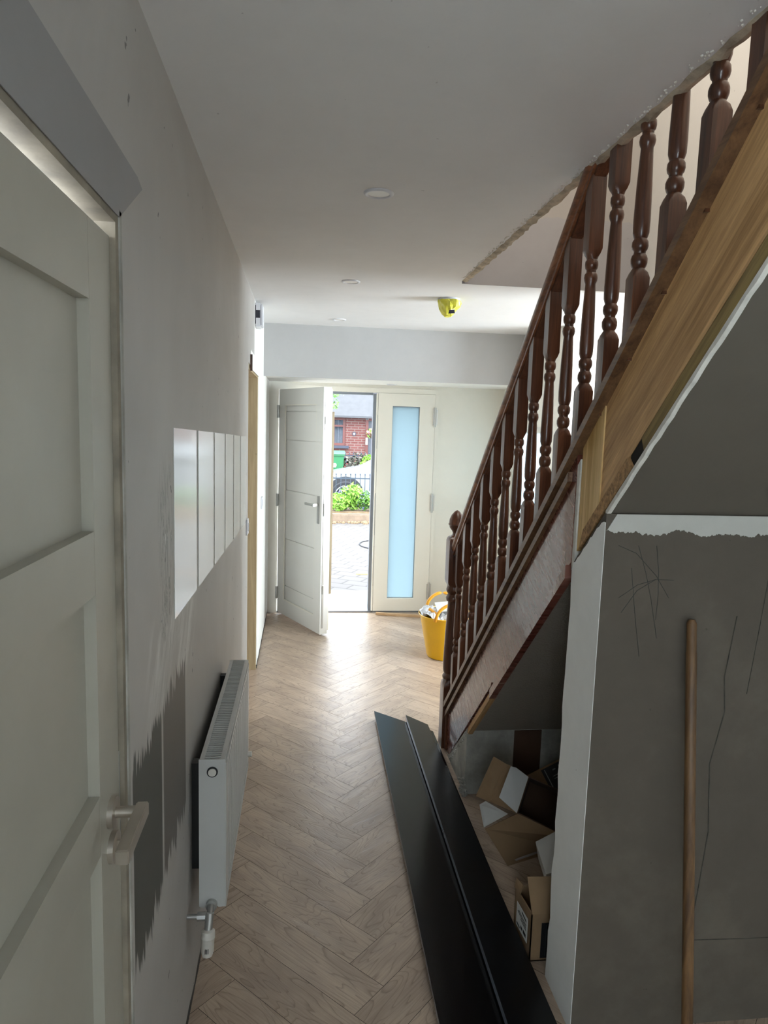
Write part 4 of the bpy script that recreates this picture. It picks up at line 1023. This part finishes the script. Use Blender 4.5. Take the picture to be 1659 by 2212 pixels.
for x in (bx0+.05, bx1-.09):
    bm = B(); tube(bm, [(x, 20.28, .03), (x+.04, 20.28, .03)], .09, 16); obj('bin_wheel', bm, m_tyre, wb)
bm = B(); tube(bm, [(.90, 19.735, .56), (.90, 19.715, .56)], .055, 16); box(bm, .86, .94, 19.70, 19.735, .50, .56); obj('emblem', bm, m_paper, wb, label='white printed emblem')
bm = B(); rnd = random.Random(4); x = .79
while x < 1.04:
    w_ = rnd.uniform(.02, .04); box(bm, x, x+w_, 19.725, 19.76, .33, .33+rnd.uniform(.03, .06)); x += w_+.012
obj('lettering', bm, m_paper, wb, label='small white lettering too far to read')

# brick house across the street
hs = thing('brick_house', (1.5, 22.4, -.06), 'low red brick terraced house with grey roof across the street', 'house')
HY = 22.0
wx0, wx1, wz0_, wz1_ = -.35, 1.335, 1.05, 1.915; dx0, dx1 = 1.96, 2.95
bm = B()
for x0, x1, z0, z1 in ((-8, wx0, .70, 1.93), (wx0, wx1, .70, wz0_), (wx1, dx0, .70, 1.93), (dx1, 9, .70, 1.93), (wx0, wx1, wz1_, 1.93)): box(bm, x0, x1, HY, HY+.3, z0, z1)
obj('brick_wall', bm, m_brick, hs)
bm = B(); box(bm, -8, dx0, HY-.03, HY+.3, -.06, .70); box(bm, dx1, 9, HY-.03, HY+.3, -.06, .70); obj('plinth', bm, m_plinth, hs)
obj('roof', prismb([(HY-.25, 1.93), (HY-.25, 1.99), (HY+4.2, 6.2), (HY+8.6, 1.99), (HY+8.6, 1.93)], 'X', -8.2, 9.2), m_slate, hs)
wf = thing('house_window', (0, 0, 0)); wf.parent = hs; wf.location = Vector((.5, HY, 1.05))-Vector(hs.location)
bm = B()
for x0, x1, z0, z1 in ((wx0, wx1, wz0_, wz0_+.08), (wx0, wx1, wz1_-.06, wz1_), (wx0, wx0+.08, wz0_, wz1_), (wx1-.09, wx1, wz0_, wz1_), (.84, .98, wz0_, wz1_), (.2, .3, wz0_, wz1_), (wx0, wx1, 1.64, 1.70), (.76, .84, wz0_, wz1_)):
    e_ = .003 if x1-x0 < .5 else 0; box(bm, x0, x1, HY+.04+e_, HY+.10+e_, z0+e_, z1-e_)
obj('window_frame', bm, m_redframe, wf)
bm = B(); n = 60; pv = []
for i in range(n+1):
    x = wx0+(wx1-wx0)*i/n; yv = HY+.16+.02*math.sin(i*1.3); pv.append((bm.verts.new((x, yv, wz0_)), bm.verts.new((x, yv, wz1_))))
for i in range(n): bm.faces.new((pv[i][0], pv[i+1][0], pv[i+1][1], pv[i][1]))
bmesh.ops.solidify(bm, geom=bm.faces[:], thickness=.01)
obj('net_curtain', bm, m_curtain, wf)
obj('window_sill', boxb(wx0-.1, wx1+.1, HY-.10, HY+.1, .97, 1.05), m_plinth, wf)
dd_ = thing('house_door', (0, 0, 0)); dd_.parent = hs; dd_.location = Vector((2.45, HY, 0))-Vector(hs.location)
bm = B()
for x0, x1, z0, z1 in ((dx0, dx0+.09, -.06, 1.88), (dx1-.09, dx1, -.06, 1.88), (dx0+.09, dx1-.09, 1.85, 1.93)): box(bm, x0, x1, HY-.02, HY+.12, z0, z1)
obj('door_surround', bm, m_redframe, dd_)
obj('door_slab', boxb(dx0+.09, dx1-.09, HY+.10, HY+.16, -.06, 1.85), m_doorgrey, dd_)
bm = B(); box(bm, dx0+.012, dx0+.075, HY-.05, HY-.02, 1.10, 1.32); obj('letter_plate', bm, m_paper, dd_, label='small white plate')
bm = B(); tube(bm, [(1.60, HY-.02, 1.43), (1.60, HY, 1.43)], .06, 20); obj('wall_plaque', bm, m_plinth, hs, label='small round dark plaque')
bm = B(); tube(bm, [(1.60, HY-.024, 1.43), (1.60, HY-.02, 1.43)], .03, 20); obj('plaque_centre', bm, m_paper, hs)
hb = thing('hanging_basket', (2.16, 21.6, 1.5), 'hanging basket of pink flowers beside the far house door', 'hanging basket')
bm = B(); tube(bm, [(2.16, 21.6, 1.92), (2.16, 21.6, 1.45)], .006, 6); tube(bm, [(2.16, 21.6, 1.30), (2.16, 21.6, 1.34), (2.16, 21.6, 1.45)], [.04, .10, .14], 14); obj('basket', bm, m_bark, hb)
bm = B(); leaves(bm, (2.16, 21.6, 1.47), (.2, .18, .15), 140, .05, 33); obj('foliage', bm, m_leafg, hb)
bm = B(); leaves(bm, (2.16, 21.5, 1.50), (.2, .18, .14), 70, .04, 34); obj('flowers', bm, plain('pink_petal', 'c06a80', .6), hb)
for o in bpy.data.objects:
    if o.name.startswith(('house_window', 'house_door')) and o.type == 'EMPTY': pass
